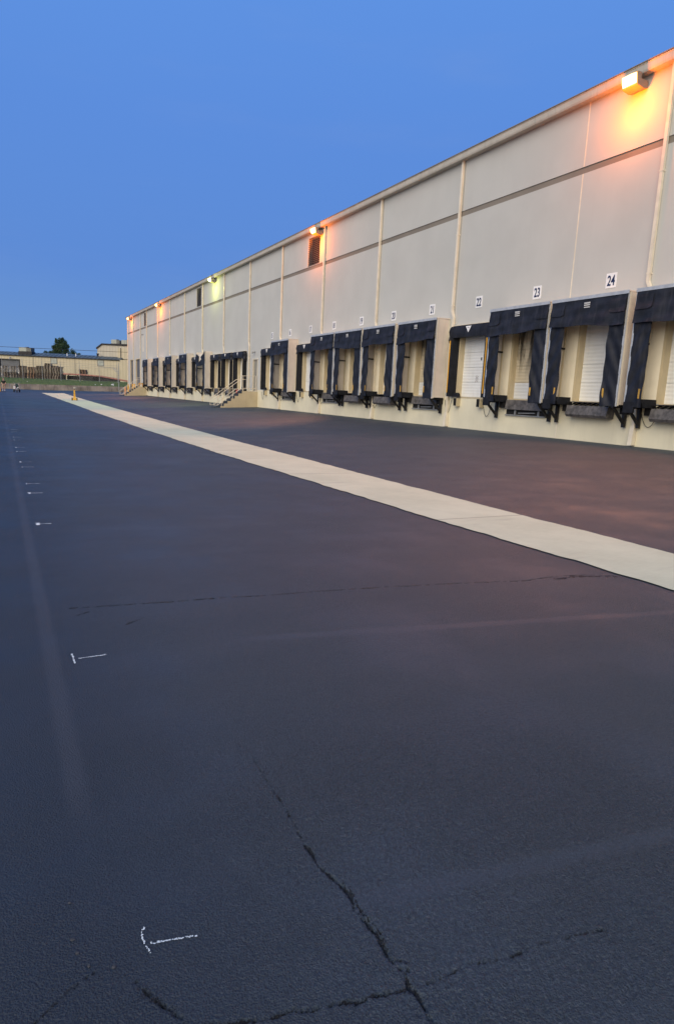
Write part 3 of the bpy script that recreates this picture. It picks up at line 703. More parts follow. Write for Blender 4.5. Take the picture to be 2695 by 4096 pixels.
# ------------------------------------------------------------------ dock seals
seal_lab = {3: 'black foam dock seal half hidden between the farthest two shelters', 5: 'black foam dock seal between the second and third shelters from the far end', 7: 'black foam dock seal between the third and fourth shelters from the far end',
            9: 'black foam dock seal just beyond the collapsed shelter', 11: 'black foam dock seal beside the collapsed shelter, first of the three plain seals', 12: 'black foam dock seal in the middle of the three plain seals', 13: 'black foam dock seal right above the stair handrail by the grey man door',
            15: 'black foam dock seal under number 15', 17: 'black foam dock seal under number 17', 22: 'black foam dock seal with yellow edge strips under number 22'}
def seal(s):
    rr = random.Random(s*7); c = cY(s)+.08
    e = empty('dock_seal', (WX, c, FLOOR), seal_lab[s], 'dock seal', 'foam dock seals along the wall')
    for sg in (-1, 1):
        p = MB(); a, b_ = sg*.96, sg*1.19
        p.prism_z([(-.004, sg*.93), (-.30, a+sg*.03), (-.32, (a+b_)/2), (-.30, b_-sg*.02), (-.004, b_)], .0, 2.34)
        o = p.build('side_pad', M['foam'], e)
        q = MB(); q.box(-.335, b_-sg*.10, .15, -.322, b_-sg*.045, 2.2); q.build('guide_strip', M['yellow'] if s in (22,) else M['tan'], o)
        q = MB(); q.box(-.17, sg*.72-.1, -.36, -.005, sg*.72+.1, -.06); q.build('bumper', M['rubber'], e)
        q = MB(); q.box(-.19, sg*.72-.13, -.385, -.005, sg*.72-.104, -.06); q.build('bumper_bracket', M['tan'], e)
    p = MB()
    p.grid(lambda u, v: (-.31-.012*math.sin(u*9+s)-.02*math.sin(v*3.1), -1.15+2.3*u, 2.30+.44*v), 16, 5)
    p.box(-.30, -1.15, 2.31, -.004, 1.15, 2.74)
    o = p.build('header_pad', M['cloth'], e)
    for sg in (-1, 1):                        # gathered end sleeves
        q = MB(); pts = [(-.17, sg*1.19, 2.06), (-.17, sg*1.20, 2.22), (-.16, sg*1.205, 2.38), (-.17, sg*1.20, 2.55), (-.16, sg*1.19, 2.70)]
        q.tube([(x, y, z) for x, y, z in pts], [.10, .16, .13, .165, .13], 10); q.build('end_sleeve', M['cloth'], o)
    q = MB(); q.add([(-.352, .17, 2.70), (-.352, -.17, 2.70), (-.352, 0, 2.46), (-.345, .17, 2.70), (-.345, -.17, 2.70), (-.345, 0, 2.46)], [(0,1,2), (3,4,5), (0,1,4,3), (1,2,5,4), (2,0,3,5)])
    t_ = q.build('triangle_label', M['white'], o)
    q = MB(); q.box(-.356, -.07, 2.625, -.3525, .07, 2.65); q.build('label_print', M['greytext'], t_)
    q = MB(); q.box(-.20, -1.2, 2.775, -.004, 1.2, 2.80); q.build('top_flashing', M['trim'], e)
    if s in (22, 17, 15):
        cable_part(e, 1.12, .42, .52)
        if s == 22: cable_part(e, -.86, -.52, .55)
        q = MB(); q.prism_x([(.68, .0), (.55, .0), (.60, .12), (.66, .16), (.72, .10), (.80, .15), (.9, .0)], -.2, -.05); q.build('torn_foam', M['foam'], e)
    return e
for s in SEAL: seal(s)

# ------------------------------------------------------------------ dock levelers
PLATE = (24, 25, 20, 19)
for s in SHELTER + [11, 12, 13]:
    c = cY(s)
    nm = {2: 'farthest shelter', 4: 'second shelter from the far end', 6: 'third shelter from the far end', 8: 'fourth shelter from the far end', 10: 'collapsed shelter', 11: 'plain seal beside the collapsed shelter', 12: 'middle one of three plain seals', 13: 'plain seal by the handrail'}.get(s, 'dock %d' % s)
    if s in PLATE:
        e = empty('dock_leveler', (WX, c, FLOOR), 'weathered grey steel lift plate jutting out below %s' % nm, 'dock leveler', 'dock levelers with jutting front plate')
        p = MB(); y0, y1 = -.70, .92
        p.add([(-.30, y0, -.14), (-.30, y1, -.14), (-.36, y1, -.42), (-.36, y0+.02, -.42), (-.30, y1, -.50), (-.30, y0+.03, -.50), (-.004, y0, -.14), (-.004, y1, -.14), (-.004, y0+.03, -.50), (-.004, y1, -.50)],
              [(0,1,2,3), (3,2,4,5), (0,1,7,6), (5,4,9,8), (0,3,5,8,6), (1,2,4,9,7)])
        p.build('front_plate', M['plate'], e)
        q = MB()
        for k in range(8): q.bar((-.29, y0+.12+k*.2, -.135), (-.02, y0+.12+k*.2, -.05), .045, .03)
        q.box(-.30, y0, -.05, -.004, y1, -.02); q.build('hinge_lip', M['steel'], e)
    else:
        e = empty('dock_leveler', (WX, c, FLOOR), 'flush grey steel leveler plate over a dark pit below %s' % nm, 'dock leveler', 'pit dock levelers')
        p = MB(); p.add([(-.10, -.93, -.04), (-.10, .93, -.04), (-.15, .93, -.38), (-.15, -.93, -.38), (-.004, -.93, -.04), (-.004, .93, -.04), (-.03, .93, -.38), (-.03, -.93, -.38)],
                        [(0,1,2,3), (4,5,6,7), (0,1,5,4), (3,2,6,7), (0,3,7,4), (1,2,6,5)]); p.build('lip_plate', M['plate'], e)
        q = MB(); q.box(-.012, -.98, -.56, -.003, .98, -.385); q.build('pit_opening', M['pit'], e)
        q = MB(); q.box(-.07, -.99, -.60, -.004, .99, -.565); q.box(-.05, -.7, -.565, -.02, -.62, -.40); q.box(-.05, .45, -.565, -.02, .53, -.40); q.bar((-.05, -.5, -.47), (-.05, .3, -.5), .03, .03); q.build('pit_frame', M['galv'], e)
    for sg in (-1, 1):
        q = MB(); q.box(-.16, sg*1.12-.12, -.34, -.005, sg*1.12+.12, -.03); q.build('bumper', M['rubber'], e)
# red and grey items under the middle plain seals
e = empty('red_gas_can', (WX-.35, 48.75, gz(16, 48.7)), 'red round container hung beside the stair handrail under the plain seals', 'container')
p = MB(); p.disc((.24, 0, 1.0), (.9, -.3, 0), .2, .22, 18); p.build('tank', M['red'], e)
p = MB(); p.bar((.24, 0, .0), (.24, 0, .82), .05, .05); p.box(.12, -.12, 0, .36, .12, .03); p.build('stand', M['steel'], e)

# ------------------------------------------------------------------ lamps
def lamp(y, green, lab):
    e = empty('wall_lamp', (WX, y, 10.31), lab, 'wall lamp', 'lit wall lamps under the eave')
    h = MB(); h.prism_y([(-.03, .08), (-.20, .05), (-.46, .10), (-.505, .42), (-.32, .43), (-.315, .27), (-.03, .27)], -.26, .26); h.build('housing', M['taupe'], e, bevel=.012)
    b = MB(); b.box(-.03, -.16, .1, -.001, .16, .26); b.build('back_plate', M['steel'], e)
    l = MB()                                  # slightly bulging lens set on the tilted front face
    l.add([(-.47, -.225, .135), (-.505, -.225, .39), (-.505, .225, .39), (-.47, .225, .135), (-.60, -.15, .19), (-.62, -.15, .34), (-.62, .15, .34), (-.60, .15, .19)],
          [(3,2,1,0), (4,5,6,7), (0,1,5,4), (1,2,6,5), (2,3,7,6), (3,0,4,7)])
    l.build('lens', M['lens_green'] if green else M['lens_orange'], e)
    def light(nm, typ, loc, energy, **k):
        L = bpy.data.lights.new(nm, typ); L.energy = energy; L.color = (.92, 1, .22) if green else (1, .19, .004)
        for a, v in k.items(): setattr(L, a, v)
        o = bpy.data.objects.new(nm, L); C.objects.link(o); o.parent = e; o.location = loc; return o
    k = .4 if green else 1
    light('bulb_glow', 'POINT', (-.80, 0, -.36), 105*k, shadow_soft_size=.12)
    sp = light('bulb_beam', 'SPOT', (-.56, 0, -.02), 1850*k, shadow_soft_size=.15, spot_size=R(76), spot_blend=.5)
    sp.data.color = (.92, 1, .3) if green else (1, .37, .17)
    sp.rotation_euler = Vector((-.57, -.10, -.82)).to_track_quat('-Z', 'Y').to_euler()
lamp(14.15, False, 'large glaring orange wall lamp nearest the camera at the upper right')
lamp(34.95, False, 'orange wall lamp above the nearest dark louver')
lamp(55.3, True, 'yellow green wall lamp, the only one not orange')
lamp(76.3, False, 'orange wall lamp between the yellow green lamp and the far corner lamp')
lamp(94.6, False, 'orange wall lamp at the far corner of the warehouse')
for (y, z, lab) in ((45.3, 4.35, 'small unlit grey spotlight above the man door'), (86.6, 8.05, 'small unlit grey spotlight above the pale paint patch at the far end')):
    e = empty('spotlight', (WX, y, z), lab, 'spotlight', 'small unlit spotlights')
    p = MB(); p.box(-.02, -.06, -.06, -.001, .06, .06); p.tube([(-.01, 0, 0), (-.12, 0, -.02)], .02); p.build('mount', M['galv'], e)
    p = MB(); p.tube([(-.10, 0, .0), (-.24, .06, -.06)], [.05, .075], 10); p.build('lamp_head', M['galv'], e)

# ------------------------------------------------------------------ stairs
def stair(y0, lab):
    e = empty('loading_stair', (16.5, y0, .3), lab, 'stairs', 'concrete stairs with pipe rails')
    Wd = 1.05; xe = [15.32, 15.055, 14.79, 14.53, 14.27, 14.01, 13.75]; ze = [1.545, 1.36, 1.175, .985, .80, .615, .43]
    prof = [(16.495, .0), (16.495, 1.545)]
    for x, z0, z1 in zip(xe, ze, ze[1:] + [.43]): prof += [(x, z0), (x, z1)]
    prof = prof[:-1] + [(13.75, .0)]
    prof2 = []
    for q in prof:
        if not prof2 or math.dist(q, prof2[-1]) > 1e-4: prof2.append(q)
    L = lambda p: [(x-16.5, z-.3) for x, z in p]
    b = MB(); n = len(prof2); P_ = L(prof2)
    b.add([(x, 0, z) for x, z in P_] + [(x, Wd, z) for x, z in P_], [tuple(range(n)), tuple(range(n, 2*n))[::-1]] + [(i, (i+1) % n, n+(i+1) % n, n+i) for i in range(n)])
    b.build('stair_block', M['tan'], e)
    t = MB()
    for i in range(6):
        x0, x1, z0, z1 = xe[i], xe[i+1], ze[i], ze[i+1]
        t.box(x0-16.5-.012, .004, z1-.3, x0-16.5-.001, Wd-.004, z0-.3+.004)
        t.box(x1-16.5-.012, .004, z1-.3, x0-16.5-.012, Wd-.004, z1-.3+.004)
    t.box(13.75-16.5-.012, .004, .0, 13.75-16.5-.001, Wd-.004, .134)
    t.box(13.3-16.5, .02, .0, 13.735-16.5, Wd-.02, .025)
    t.build('tread', M['tread'], e)
    for y in (.05, Wd-.05):
        r = MB(); q = lambda x, z: (x-16.5, y, z-.3)
        r.tube([q(13.31, .47), q(13.31, .90), q(15.22, 2.34), q(15.40, 2.35)], .021)
        r.tube([q(13.31, .47), q(13.55, .47), q(15.20, 1.67), q(15.40, 1.68)], .019)
        for x, z0, z1 in ((13.85, .44, 1.31), (14.64, .99, 1.90)): r.tube([q(x, z0-.01), q(x, z1)], .021)
        if y < .5:
            r.tube([q(15.40, 1.54), q(15.40, 2.60), q(16.36, 2.63), q(16.36, 1.54)], .024)
            r.tube([q(15.40, 2.35), q(15.66, 2.36), q(15.66, 1.74)], .02); r.tube([q(15.40, 1.73), q(16.36, 1.75)], .02)
        else:
            r.tube([q(15.40, 1.54), q(15.40, 2.60), q(15.75, 2.62)], .024)
        r.build('handrail', M['rail'], e)
    return e
s1 = stair(44.58, 'tan concrete stairs with cream pipe rails at the grey man door')
s2 = dup(s1, (16.5, 84.2, .3), 'tan concrete stairs at the far end with a yellow safety rail on top')
q = MB(); q.tube([(-1.15, .15, 1.30), (-.95, .15, 1.62), (-.15, .15, 1.62), (-.15, .15, 1.25)], .05); q.tube([(-.95, .15, 1.45), (-.15, .15, 1.45)], .045)
for x in (-.9, -.55): q.tube([(x, .15, 1.25), (x, .15, 1.62)], .04)
q.build('safety_rail', M['yellow'], s2)

# bollards
def bollard(x, y, h, m, lab, base=None):
    z = gz(x, y) if base is None else base; e = empty('bollard', (x, y, z), lab, 'bollard', 'bollards by the far stairs')
    p = MB(); p.tube([(0, 0, -.05), (0, 0, h-.06), (0, 0, h-.015), (0, 0, h)], [.10, .10, .07, .02], 12); p.build('post', m, e, smooth=False)
bollard(14.35, 87.2, 1.10, M['orange'], 'orange bollard in front of the far stair rails')
bollard(15.35, 91.0, 1.40, M['yellow'], 'tall yellow bollard behind the far stair rails')
bollard(16.15, 92.4, 1.42, M['yellow'], 'yellow bollard before the far roll up doors, left one of a close pair')
bollard(16.22, 91.3, 1.42, M['yellow'], 'yellow bollard before the far roll up doors, right one of a close pair')
e = empty('rubber_cone', (15.75, 91.3, gz(15.7, 91)), 'black rubber cone behind the far stair rails', 'cone')
p = MB(); p.tube([(0, 0, .04), (0, 0, 1.45)], [.32, .05], 12); p.build('cone', M['rubber'], e)
p = MB(); p.box(-.4, -.4, 0, .4, .4, .04); p.build('foot_plate', M['rubber'], e)

# ------------------------------------------------------------------ jack stand on the strip
e = empty('trailer_jack_stand', (5.94, 62.8, gz(5.94, 62.8)+.012), 'yellow steel jack stand with flared base and two black wheels on the concrete strip', 'jack stand')
p = MB()
def lv(z, w, d): return [(-w, -d, z), (w, -d, z), (w, d, z), (-w, d, z)]
L = [lv(.03, .165, .15), lv(.10, .16, .14), lv(.34, .075, .075), lv(.93, .052, .052)]
p.add(sum(L, []), [(i*4+k, i*4+(k+1) % 4, (i+1)*4+(k+1) % 4, (i+1)*4+k) for i in range(3) for k in range(4)] + [(3,2,1,0), (12,13,14,15)])
p.build('body', M['yellow'], e)
for sg in (-1, 1):
    q = MB(); q.disc((sg*.205, 0, .125), (1, 0, 0), .125, .07, 18); w = q.build('wheel', M['rubber'], e)
    q = MB(); q.disc((sg*.243, 0, .125), (1, 0, 0), .05, .01, 12); q.build('hub', M['yellow'], w)
q = MB(); q.tube([(0, 0, .93), (0, 0, 1.06)], .024, 8); q.build('screw', M['steel'], e)
q = MB(); q.tube([(0, 0, 1.05), (0, 0, 1.08), (0, 0, 1.14), (0, 0, 1.18)], [.035, .06, .06, .03], 12); q.build('top_cap', M['rail'], e)
q = MB(); q.tube([(.05, 0, 1.12), (.17, 0, 1.13)], [.016, .012], 8); q.build('crank_handle', M['alu'], e)

# ------------------------------------------------------------------ person and line striping machine
def skinned(name, chains, m, parent, sub=1):
    """chains: list of [(x,y,z,r), ...]; a chain starting at an existing joint joins there"""
    vs, es, rs, idx = [], [], [], {}
    for ch in chains:
        prev = None
        for x, y, z, r in ch:
            k = (round(x, 4), round(y, 4), round(z, 4))
            if k not in idx: idx[k] = len(vs); vs.append((x, y, z)); rs.append(r)
            if prev is not None: es.append((prev, idx[k]))
            prev = idx[k]
    me = bpy.data.meshes.new(name); me.from_pydata(vs, es, []); o = bpy.data.objects.new(name, me); C.objects.link(o)
    sk = o.modifiers.new('skin', 'SKIN'); sb = o.modifiers.new('sub', 'SUBSURF'); sb.levels = sub; sb.render_levels = sub
    for i, v in enumerate(me.skin_vertices[0].data): v.radius = (rs[i], rs[i]); v.use_root = (i == 0)
    dg = bpy.context.evaluated_depsgraph_get(); dg.update()
    m2 = bpy.data.meshes.new_from_object(o.evaluated_get(dg)); bpy.data.objects.remove(o)
    m2.materials.clear(); m2.materials.append(m); m2.polygons.foreach_set('use_smooth', [True]*len(m2.polygons))
    o2 = bpy.data.objects.new(name, m2); C.objects.link(o2); o2.parent = parent; return o2
pe = empty('person', (.53, 98.5, gz(.53, 98.5)), 'person in black shirt and beige shorts standing with hands together by the striping machine', 'person')
def arm(s):
    hx, hy, hz = s*.07, -.27, .98
    ch = [[(0, 0, 1.0, .11), (0, 0, 1.22, .115), (0, 0, 1.42, .11), (s*.17, 0, 1.42, .062), (s*.245, .02, 1.18, .045), (s*.22, -.12, 1.02, .037), (s*.10, -.23, .99, .028), (hx, hy, hz, .034)]]
    for k in range(4):
        a = (k-1.5)*.018; ln = (.07, .08, .078, .062)[k]
        ch.append([(hx, hy, hz, .034), (hx-s*.035, hy-.03, hz+a, .010), (hx-s*(.04+ln*.6), hy-.02, hz+a*1.2-.012, .009), (hx-s*(.045+ln), hy+.008, hz+a*1.2-.02, .008)])
    ch.append([(hx, hy, hz, .034), (hx+s*.0, hy-.03, hz+.04, .010), (hx-s*.03, hy-.035, hz+.06, .009)])
    return ch
def leg(s): return [[(0, 0, 1.0, .11), (s*.10, 0, .90, .088), (s*.115, -.01, .50, .058), (s*.12, .02, .32, .055), (s*.12, .02, .10, .036), (s*.125, -.13, .04, .032)]]
body = [[(0, 0, 1.0, .11), (0, 0, 1.22, .115), (0, 0, 1.42, .11), (0, -.005, 1.52, .055), (0, -.02, 1.60, .082), (0, -.015, 1.69, .092), (0, -.01, 1.755, .06)],
        [(0, -.02, 1.60, .082), (0, -.115, 1.625, .016)]]
skinned('body', body + arm(1) + arm(-1) + leg(1) + leg(-1), M['skin'], pe, 2)
skinned('shirt', [[(0, 0, .96, .150), (0, 0, 1.22, .150), (0, 0, 1.40, .140), (0, 0, 1.47, .08)], [(0, 0, 1.40, .140), (.19, 0, 1.41, .088), (.24, .01, 1.22, .066)], [(0, 0, 1.40, .140), (-.19, 0, 1.41, .088), (-.24, .01, 1.22, .066)]], M['shirt'], pe, 2)
skinned('shorts', [[(0, 0, .98, .145), (.105, 0, .84, .125), (.118, 0, .56, .108)], [(0, 0, .98, .145), (-.105, 0, .84, .125), (-.118, 0, .56, .108)]], M['shorts'], pe, 2)
q = MB(); q.ball((0, .005, 1.705), .103, .92, 1, .92, 14); q.v = [(x, y+.012, z) if z > 1.69 or y > 0 else (x, y+.05, z+.02) for x, y, z in q.v]; q.build('hair', M['hair'], pe, smooth=True)
fc = MB()
for s in (-1, 1): fc.ball((s*.034, -.098, 1.655), .011, n=8)
fc.build('eye', M['shoe'], pe)
fc = MB(); fc.ball((0, -.094, 1.585), .02, 1.2, .5, .35, 8); fc.build('mouth', M['rustred'], pe)
fc = MB()
for s in (-1, 1): fc.ball((s*.094, 0, 1.645), .03, .4, .7, 1, 8)
fc.build('ear', M['skin'], pe)
for s in (-1, 1):
    skinned('sock', [[(s*.12, .02, .30, .058), (s*.12, .02, .10, .046), (s*.124, -.03, .07, .046)]], M['sock'], pe, 1)
    skinned('shoe', [[(s*.12, .06, .05, .05), (s*.124, -.06, .05, .052), (s*.128, -.17, .04, .04)]], M['shoe'], pe, 1)

e = empty('line_striping_machine', (2.08, 98.2, gz(2.08, 98.2)), 'dark line striping machine with black wheels and white tank standing before the retaining wall', 'striping machine')
for x, y, r, w in ((-.34, .1, .20, .14), (.34, .1, .20, .14), (.0, -.75, .15, .11)):
    q = MB(); q.disc((x, y, r), (1, 0, 0), r, w, 20); t_ = q.build('wheel', M['rubber'], e)
    q = MB(); q.disc((x, y, r), (1, 0, 0), r*.45, w+.03, 14); q.build('hub', M['galv'], t_)
q = MB(); q.bar((-.34, .1, .22), (.34, .1, .22), .05, .05); q.bar((-.22, .1, .26), (-.16, -.72, .32), .05, .05); q.bar((.22, .1, .26), (.16, -.72, .32), .05, .05); q.bar((0, -.75, .15), (0, -.7, .45), .05, .05); q.box(-.24, -.62, .30, .24, .12, .34); q.build('frame', M['galv'], e)
q = MB(); q.prism_y([(-.20, .36), (.20, .36), (.22, .85), (.14, 1.10), (-.14, 1.10), (-.22, .85)], -.34, .08); q.build('engine_cover', M['machine_green'], e, bevel=.03)
q = MB(); q.tube([(-.26, -.42, .42), (-.26, -.42, .82)], [.13, .14], 16); q.build('paint_tank', M['machine_white'], e)
q = MB(); q.ball((.15, -.42, .62), .1, 1.2, .8, .7, 12); q.box(-.16, -.36, .40, .10, -.345, .58); q.build('pump', M['machine_white'], e)
q = MB(); q.tube([(-.20, .08, .40), (-.22, .55, 1.20), (-.42, .62, 1.25)], .02); q.tube([(.20, .08, .40), (.22, .55, 1.20), (.42, .62, 1.25)], .02); q.tube([(-.22, .55, 1.20), (.22, .55, 1.20)], .02); q.build('handlebar', M['galv'], e)
e = empty('traffic_cone', (.06, 98.6, gz(0, 98.6)), 'small yellow traffic cone at the left edge beside the person', 'traffic cone')
p = MB(); p.tube([(0, 0, .03), (0, 0, .66)], [.16, .035], 14); p.build('cone', M['yellow'], e)
p = MB(); p.box(-.2, -.2, 0, .2, .2, .035); p.build('foot_plate', M['rubber'], e)

# ------------------------------------------------------------------ retaining wall, bank, fence, far yard
def rtop(x): return 1.02+.0165*max(0, min(20, x))
rw = MB()
xs3 = spaced(-150, 45, 130)
for i, (a, b_) in enumerate(zip(xs3, xs3[1:])):
    t0, t1 = rtop(a), rtop(b_)
    rw.add([(a, 116, -.2), (b_-.018, 116, -.2), (b_-.018, 116, t1), (a, 116, t0), (a, 116.28, -.2), (b_-.018, 116.28, -.2), (b_-.018, 116.28, t1), (a, 116.28, t0)],
           [(3,2,1,0), (4,5,6,7), (0,1,5,4), (2,3,7,6), (1,2,6,5), (3,0,4,7)])
o = rw.build('retaining_wall', M['concrete_old'], loc=(0, 116, 0)); tag(o, 'low stained concrete retaining wall below the grass bank', 'retaining wall')
r4 = random.Random(11)
def bankz(x, y):
    t = max(0, min(1, (y-116.3)/7.5)); top = 1.9+.012*max(0, min(20, x)); b0 = rtop(x)-.02
    return b0+(top-b0)*t**.9
gb_ = MB(); xs4 = spaced(-40, 45, 500); ys4 = spaced(116.3, 124.5, 30)
gb_.add([(x, y, bankz(x, y)+(r4.uniform(0, .10) if 0 < j < 30 else 0)) for j, y in enumerate(ys4) for x in xs4],
        [(j*501+i, j*501+i+1, (j+1)*501+i+1, (j+1)*501+i) for j in range(30) for i in range(500)])
tag(gb_.build('grass', M['grass']), kind='stuff')
yd = MB(); yd.add([(-900, 124.5, 1.9), (-40, 124.5, 1.9), (0, 124.5, 1.91), (20, 124.5, 2.13), (45, 124.5, 2.13), (900, 124.5, 2.13), (900, 1500, 2.2), (-900, 1500, 2.2), (-900, 116.2, 1.0), (-40, 116.3, 1.0)], [(0,1,2,3,4,5,6,7), (8,9,1,0)])
tag(yd.build('far_yard', M['grass']), kind='structure')
# litter on the bank
for x, y, s, lab in ((14.4, 117.4, .16, 'small white scrap of litter on the grass, left one'), (15.4, 117.5, .24, 'white scrap of litter on the grass, middle one'), (17.2, 117.5, .45, 'pale flat scrap of litter on the grass beside the gate post'), (4.1, 118.6, .10, 'tiny white scrap of litter on the grass right of the striping machine')):
    p = MB(); p.grid(lambda u, v: (-s/2+s*u, .05*math.sin(u*9)*s, .1+s*.5*v+.04*math.sin(u*5+v*4)), 5, 4); p.grid(lambda u, v: (-s/2+s*u, .03+.05*math.sin(u*9)*s, .1+s*.5*v+.04*math.sin(u*5+v*4)), 5, 4)
    o = p.build('litter', M['white']); o.location = (x, y, bankz(x, y)-.02); tag(o, lab, 'litter', 'scraps of litter on the grass bank')

fe = empty('fence', (10, 121.5, 1.8), 'tall grey chain link fence with leaning posts on top of the grass bank', 'fence')
FL = (10, 121.5, 1.8)
posts = [(-8.4, 5.3), (-5.4, 5.3), (-2.4, 5.3), (.55, 5.3), (3.54, 5.33), (6.50, 5.40), (9.38, 5.14), (12.4, 5.37), (15.6, 5.2), (18.6, 5.7)]
def fpart(mb, nm, m):
    o = mb.build(nm, m, fe, FL); o.location = (0, 0, 0)
for x, zt in posts:
    p = MB(); p.tube([(x+.06, 121.5, bankz(x, 121.5)-.1), (x, 121.5, 4.35), (x-.06, 121.5, zt)], [.045, .042, .022], 8); fpart(p, 'post', M['galv'])
p = MB()
for z in (4.3, 4.6, 4.9): p.tube([(x, 121.5, z+(.05 if i % 2 else 0)) for i, (x, _) in enumerate(posts)], .011, 4)
p.tube([(x, 121.5, 2.1) for x, _ in posts], .011, 4); fpart(p, 'strand_wire', M['galv'])
p = MB()
for k in range(150):
    x = -8.4+k*.18
    for d in (-1, 1): p.bar((x+.05, 121.48, 2.1), (x+d*1.1+.05, 121.48, 4.3), .004, .004)
fpart(p, 'chain_link', M['galv'])
p = MB(); p.tube([(15.62, 121.5, 4.55), (18.55, 121.5, 4.50)], .03, 6); p.tube([(15.62, 121.5, 2.95), (18.55, 121.5, 2.9)], .02, 6); fpart(p, 'gate_rail', M['galv'])
p = MB(); p.tube([(15.6, 121.5, 5.45), (16.42, 121.5, 5.43), (16.42, 121.5, 4.55)], .035, 6); p.tube([(15.6, 121.5, 5.28), (16.42, 121.5, 5.26)], .02, 6); fpart(p, 'gate_frame', M['galv'])
e = empty('gate_post', (17.9, 115.2, gz(17.9, 115)), 'tall grey gate post standing by the end of the retaining wall beside the warehouse', 'gate post')
p = MB(); p.tube([(0, 0, 0), (0, 0, 3.9), (-.03, .0, 4.9)], [.075, .07, .03], 10); p.build('post', M['galv'], e)
p = MB(); p.tube([(0, 0, 3.3), (.05, 6, 4.1)], .03, 6); p.tube([(0, 0, 3.0), (.05, 6, 3.85)], .025, 6); p.build('brace', M['galv'], e)

# far yard clutter; everything there is turned to the same angle as the beige building
ROT = R(-27.68); ux, uy = math.cos(ROT), math.sin(ROT)
def stack(x, y, n, m, lab, seed, lean=1.0):
    rr = random.Random(seed); e = empty('pallet_stack', (x, y, 2.06), lab, 'pallet stack', 'stacks of pallets before the beige building', ROT)
    dk = MB(); sb = MB(); ox = 0; ph = rr.uniform(0, 6)
    for k in range(n):
        ox = lean*(.06*math.sin(k*.55+ph) + rr.uniform(-.02, .02)); z = k*.135; oy = rr.uniform(-.05, .05)
        dk.box(-.58+ox, -.5+oy, z+.115, .58+ox, .5+oy, z+.13)
        if k < n*.45: dk.box(-.58+ox, -.5+oy, z, .58+ox, .5+oy, z+.02)
        for q in (-.53, 0, .53): sb.box(q-.055+ox, -.53+oy, z+.02, q+.055+ox, .5+oy, z+.11)
    dk.build('deck_boards', M['wood_dark'], e); sb.build('stringers', m, e)
def along(px_u, d=0):    # point on the stack line, px_u metres to the right of its left end
    return (.9+ux*px_u - 0*d, 140.0+uy*px_u)
stk = [(.34, 16, 'wood', 'leftmost grey pallet stack in front of the roll up door'), (1.99, 16, 'wood', 'second grey pallet stack in front of the roll up door'),
       (3.64, 17, 'wood_dark', 'brown pallet stack just right of the roll up door'), (5.33, 16, 'wood_orange', 'orange brown pallet stack'), (6.94, 18, 'wood_dark', 'dark brown pallet stack beside the orange brown one'),
       (8.47, 22, 'wood', 'tallest pallet stack, between the dark brown and wavy grey ones'), (9.55, 19, 'wood', 'wavy grey pallet stack beside the tallest one'), (10.5, 18, 'wood', 'last pallet stack before the red yard ramp')]
for i, (u, n, m, lab) in enumerate(stk):
    x, y = along(u); stack(x, y, n, M[m], lab, 31+i, 1.0 if i < 6 else 1.8)
# yard ramp
e = empty('yard_ramp', (10.9, 131.3, 2.1), 'long faded red steel yard ramp sloping down to the right behind the fence', 'yard ramp', None, ROT)
d = MB(); d.prism_y([(0, 1.20), (3.1, 1.20), (6.6, 1.08), (10.9, .50), (12.6, .18), (12.6, .02), (10.9, .32), (6.6, .88), (3.1, .98), (0, .98)], -.9, -.82)
d.prism_y([(0, 1.20), (3.1, 1.20), (6.6, 1.08), (10.9, .50), (12.6, .18), (12.6, .02), (10.9, .32), (6.6, .88), (3.1, .98), (0, .98)], .82, .9); d.build('side_beam', M['rustred'], e)
d = MB(); d.prism_y([(0, 1.02), (3.1, 1.02), (6.6, .90), (10.9, .34), (12.6, .05), (12.6, .0), (10.9, .28), (6.6, .82), (3.1, .94), (0, .94)], -.82, .82); d.build('deck', M['darkmesh'], e)
d = MB()
for x in (.35, 2.6): d.bar((x, -.7, 0), (x, -.7, .98), .14, .14); d.bar((x, .7, 0), (x, .7, .98), .14, .14)
d.bar((3.4, -.7, .9), (5.6, -.7, .1), .1, .1); d.bar((5.4, -.7, .1), (9.4, -.7, .25), .1, .1); d.bar((4.2, -.7, .2), (7.6, -.7, .75), .1, .1)
d.box(3.5, -.6, .05, 9.2, .6, .35); d.prism_y([(2.9, .12), (3.0, .95), (6.6, .84), (10.4, .34), (10.4, .05)], -.72, -.66); d.box(.2, .3, .1, 2.9, .4, .8); d.build('underframe', M['darkmesh'], e)
for x in (-.15, 5.9):
    d = MB(); d.disc((x, -.75, .45), (0, 1, 0), .45 if x > 0 else .55, .25, 18); d.build('wheel', M['rubber'], e)
e = empty('pallet_stack', (13.9, 129.75, 3.30), 'short stack of brown pallets lying on the red yard ramp', 'pallet stack', None, ROT)
dk = MB(); sb = MB()
for k in range(6):
    o_ = .05*math.sin(k*1.1); z = k*.135
    dk.box(-.62+o_, -.5, z, .62+o_, .5, z+.02); dk.box(-.62+o_, -.5, z+.11, .62+o_, .5, z+.13)
    for q in (-.54, 0, .54): sb.box(q-.06+o_, -.53, z+.02, q+.06+o_, .5, z+.11)
dk.build('deck_boards', M['wood_dark'], e); sb.build('stringers', M['wood_orange'], e)

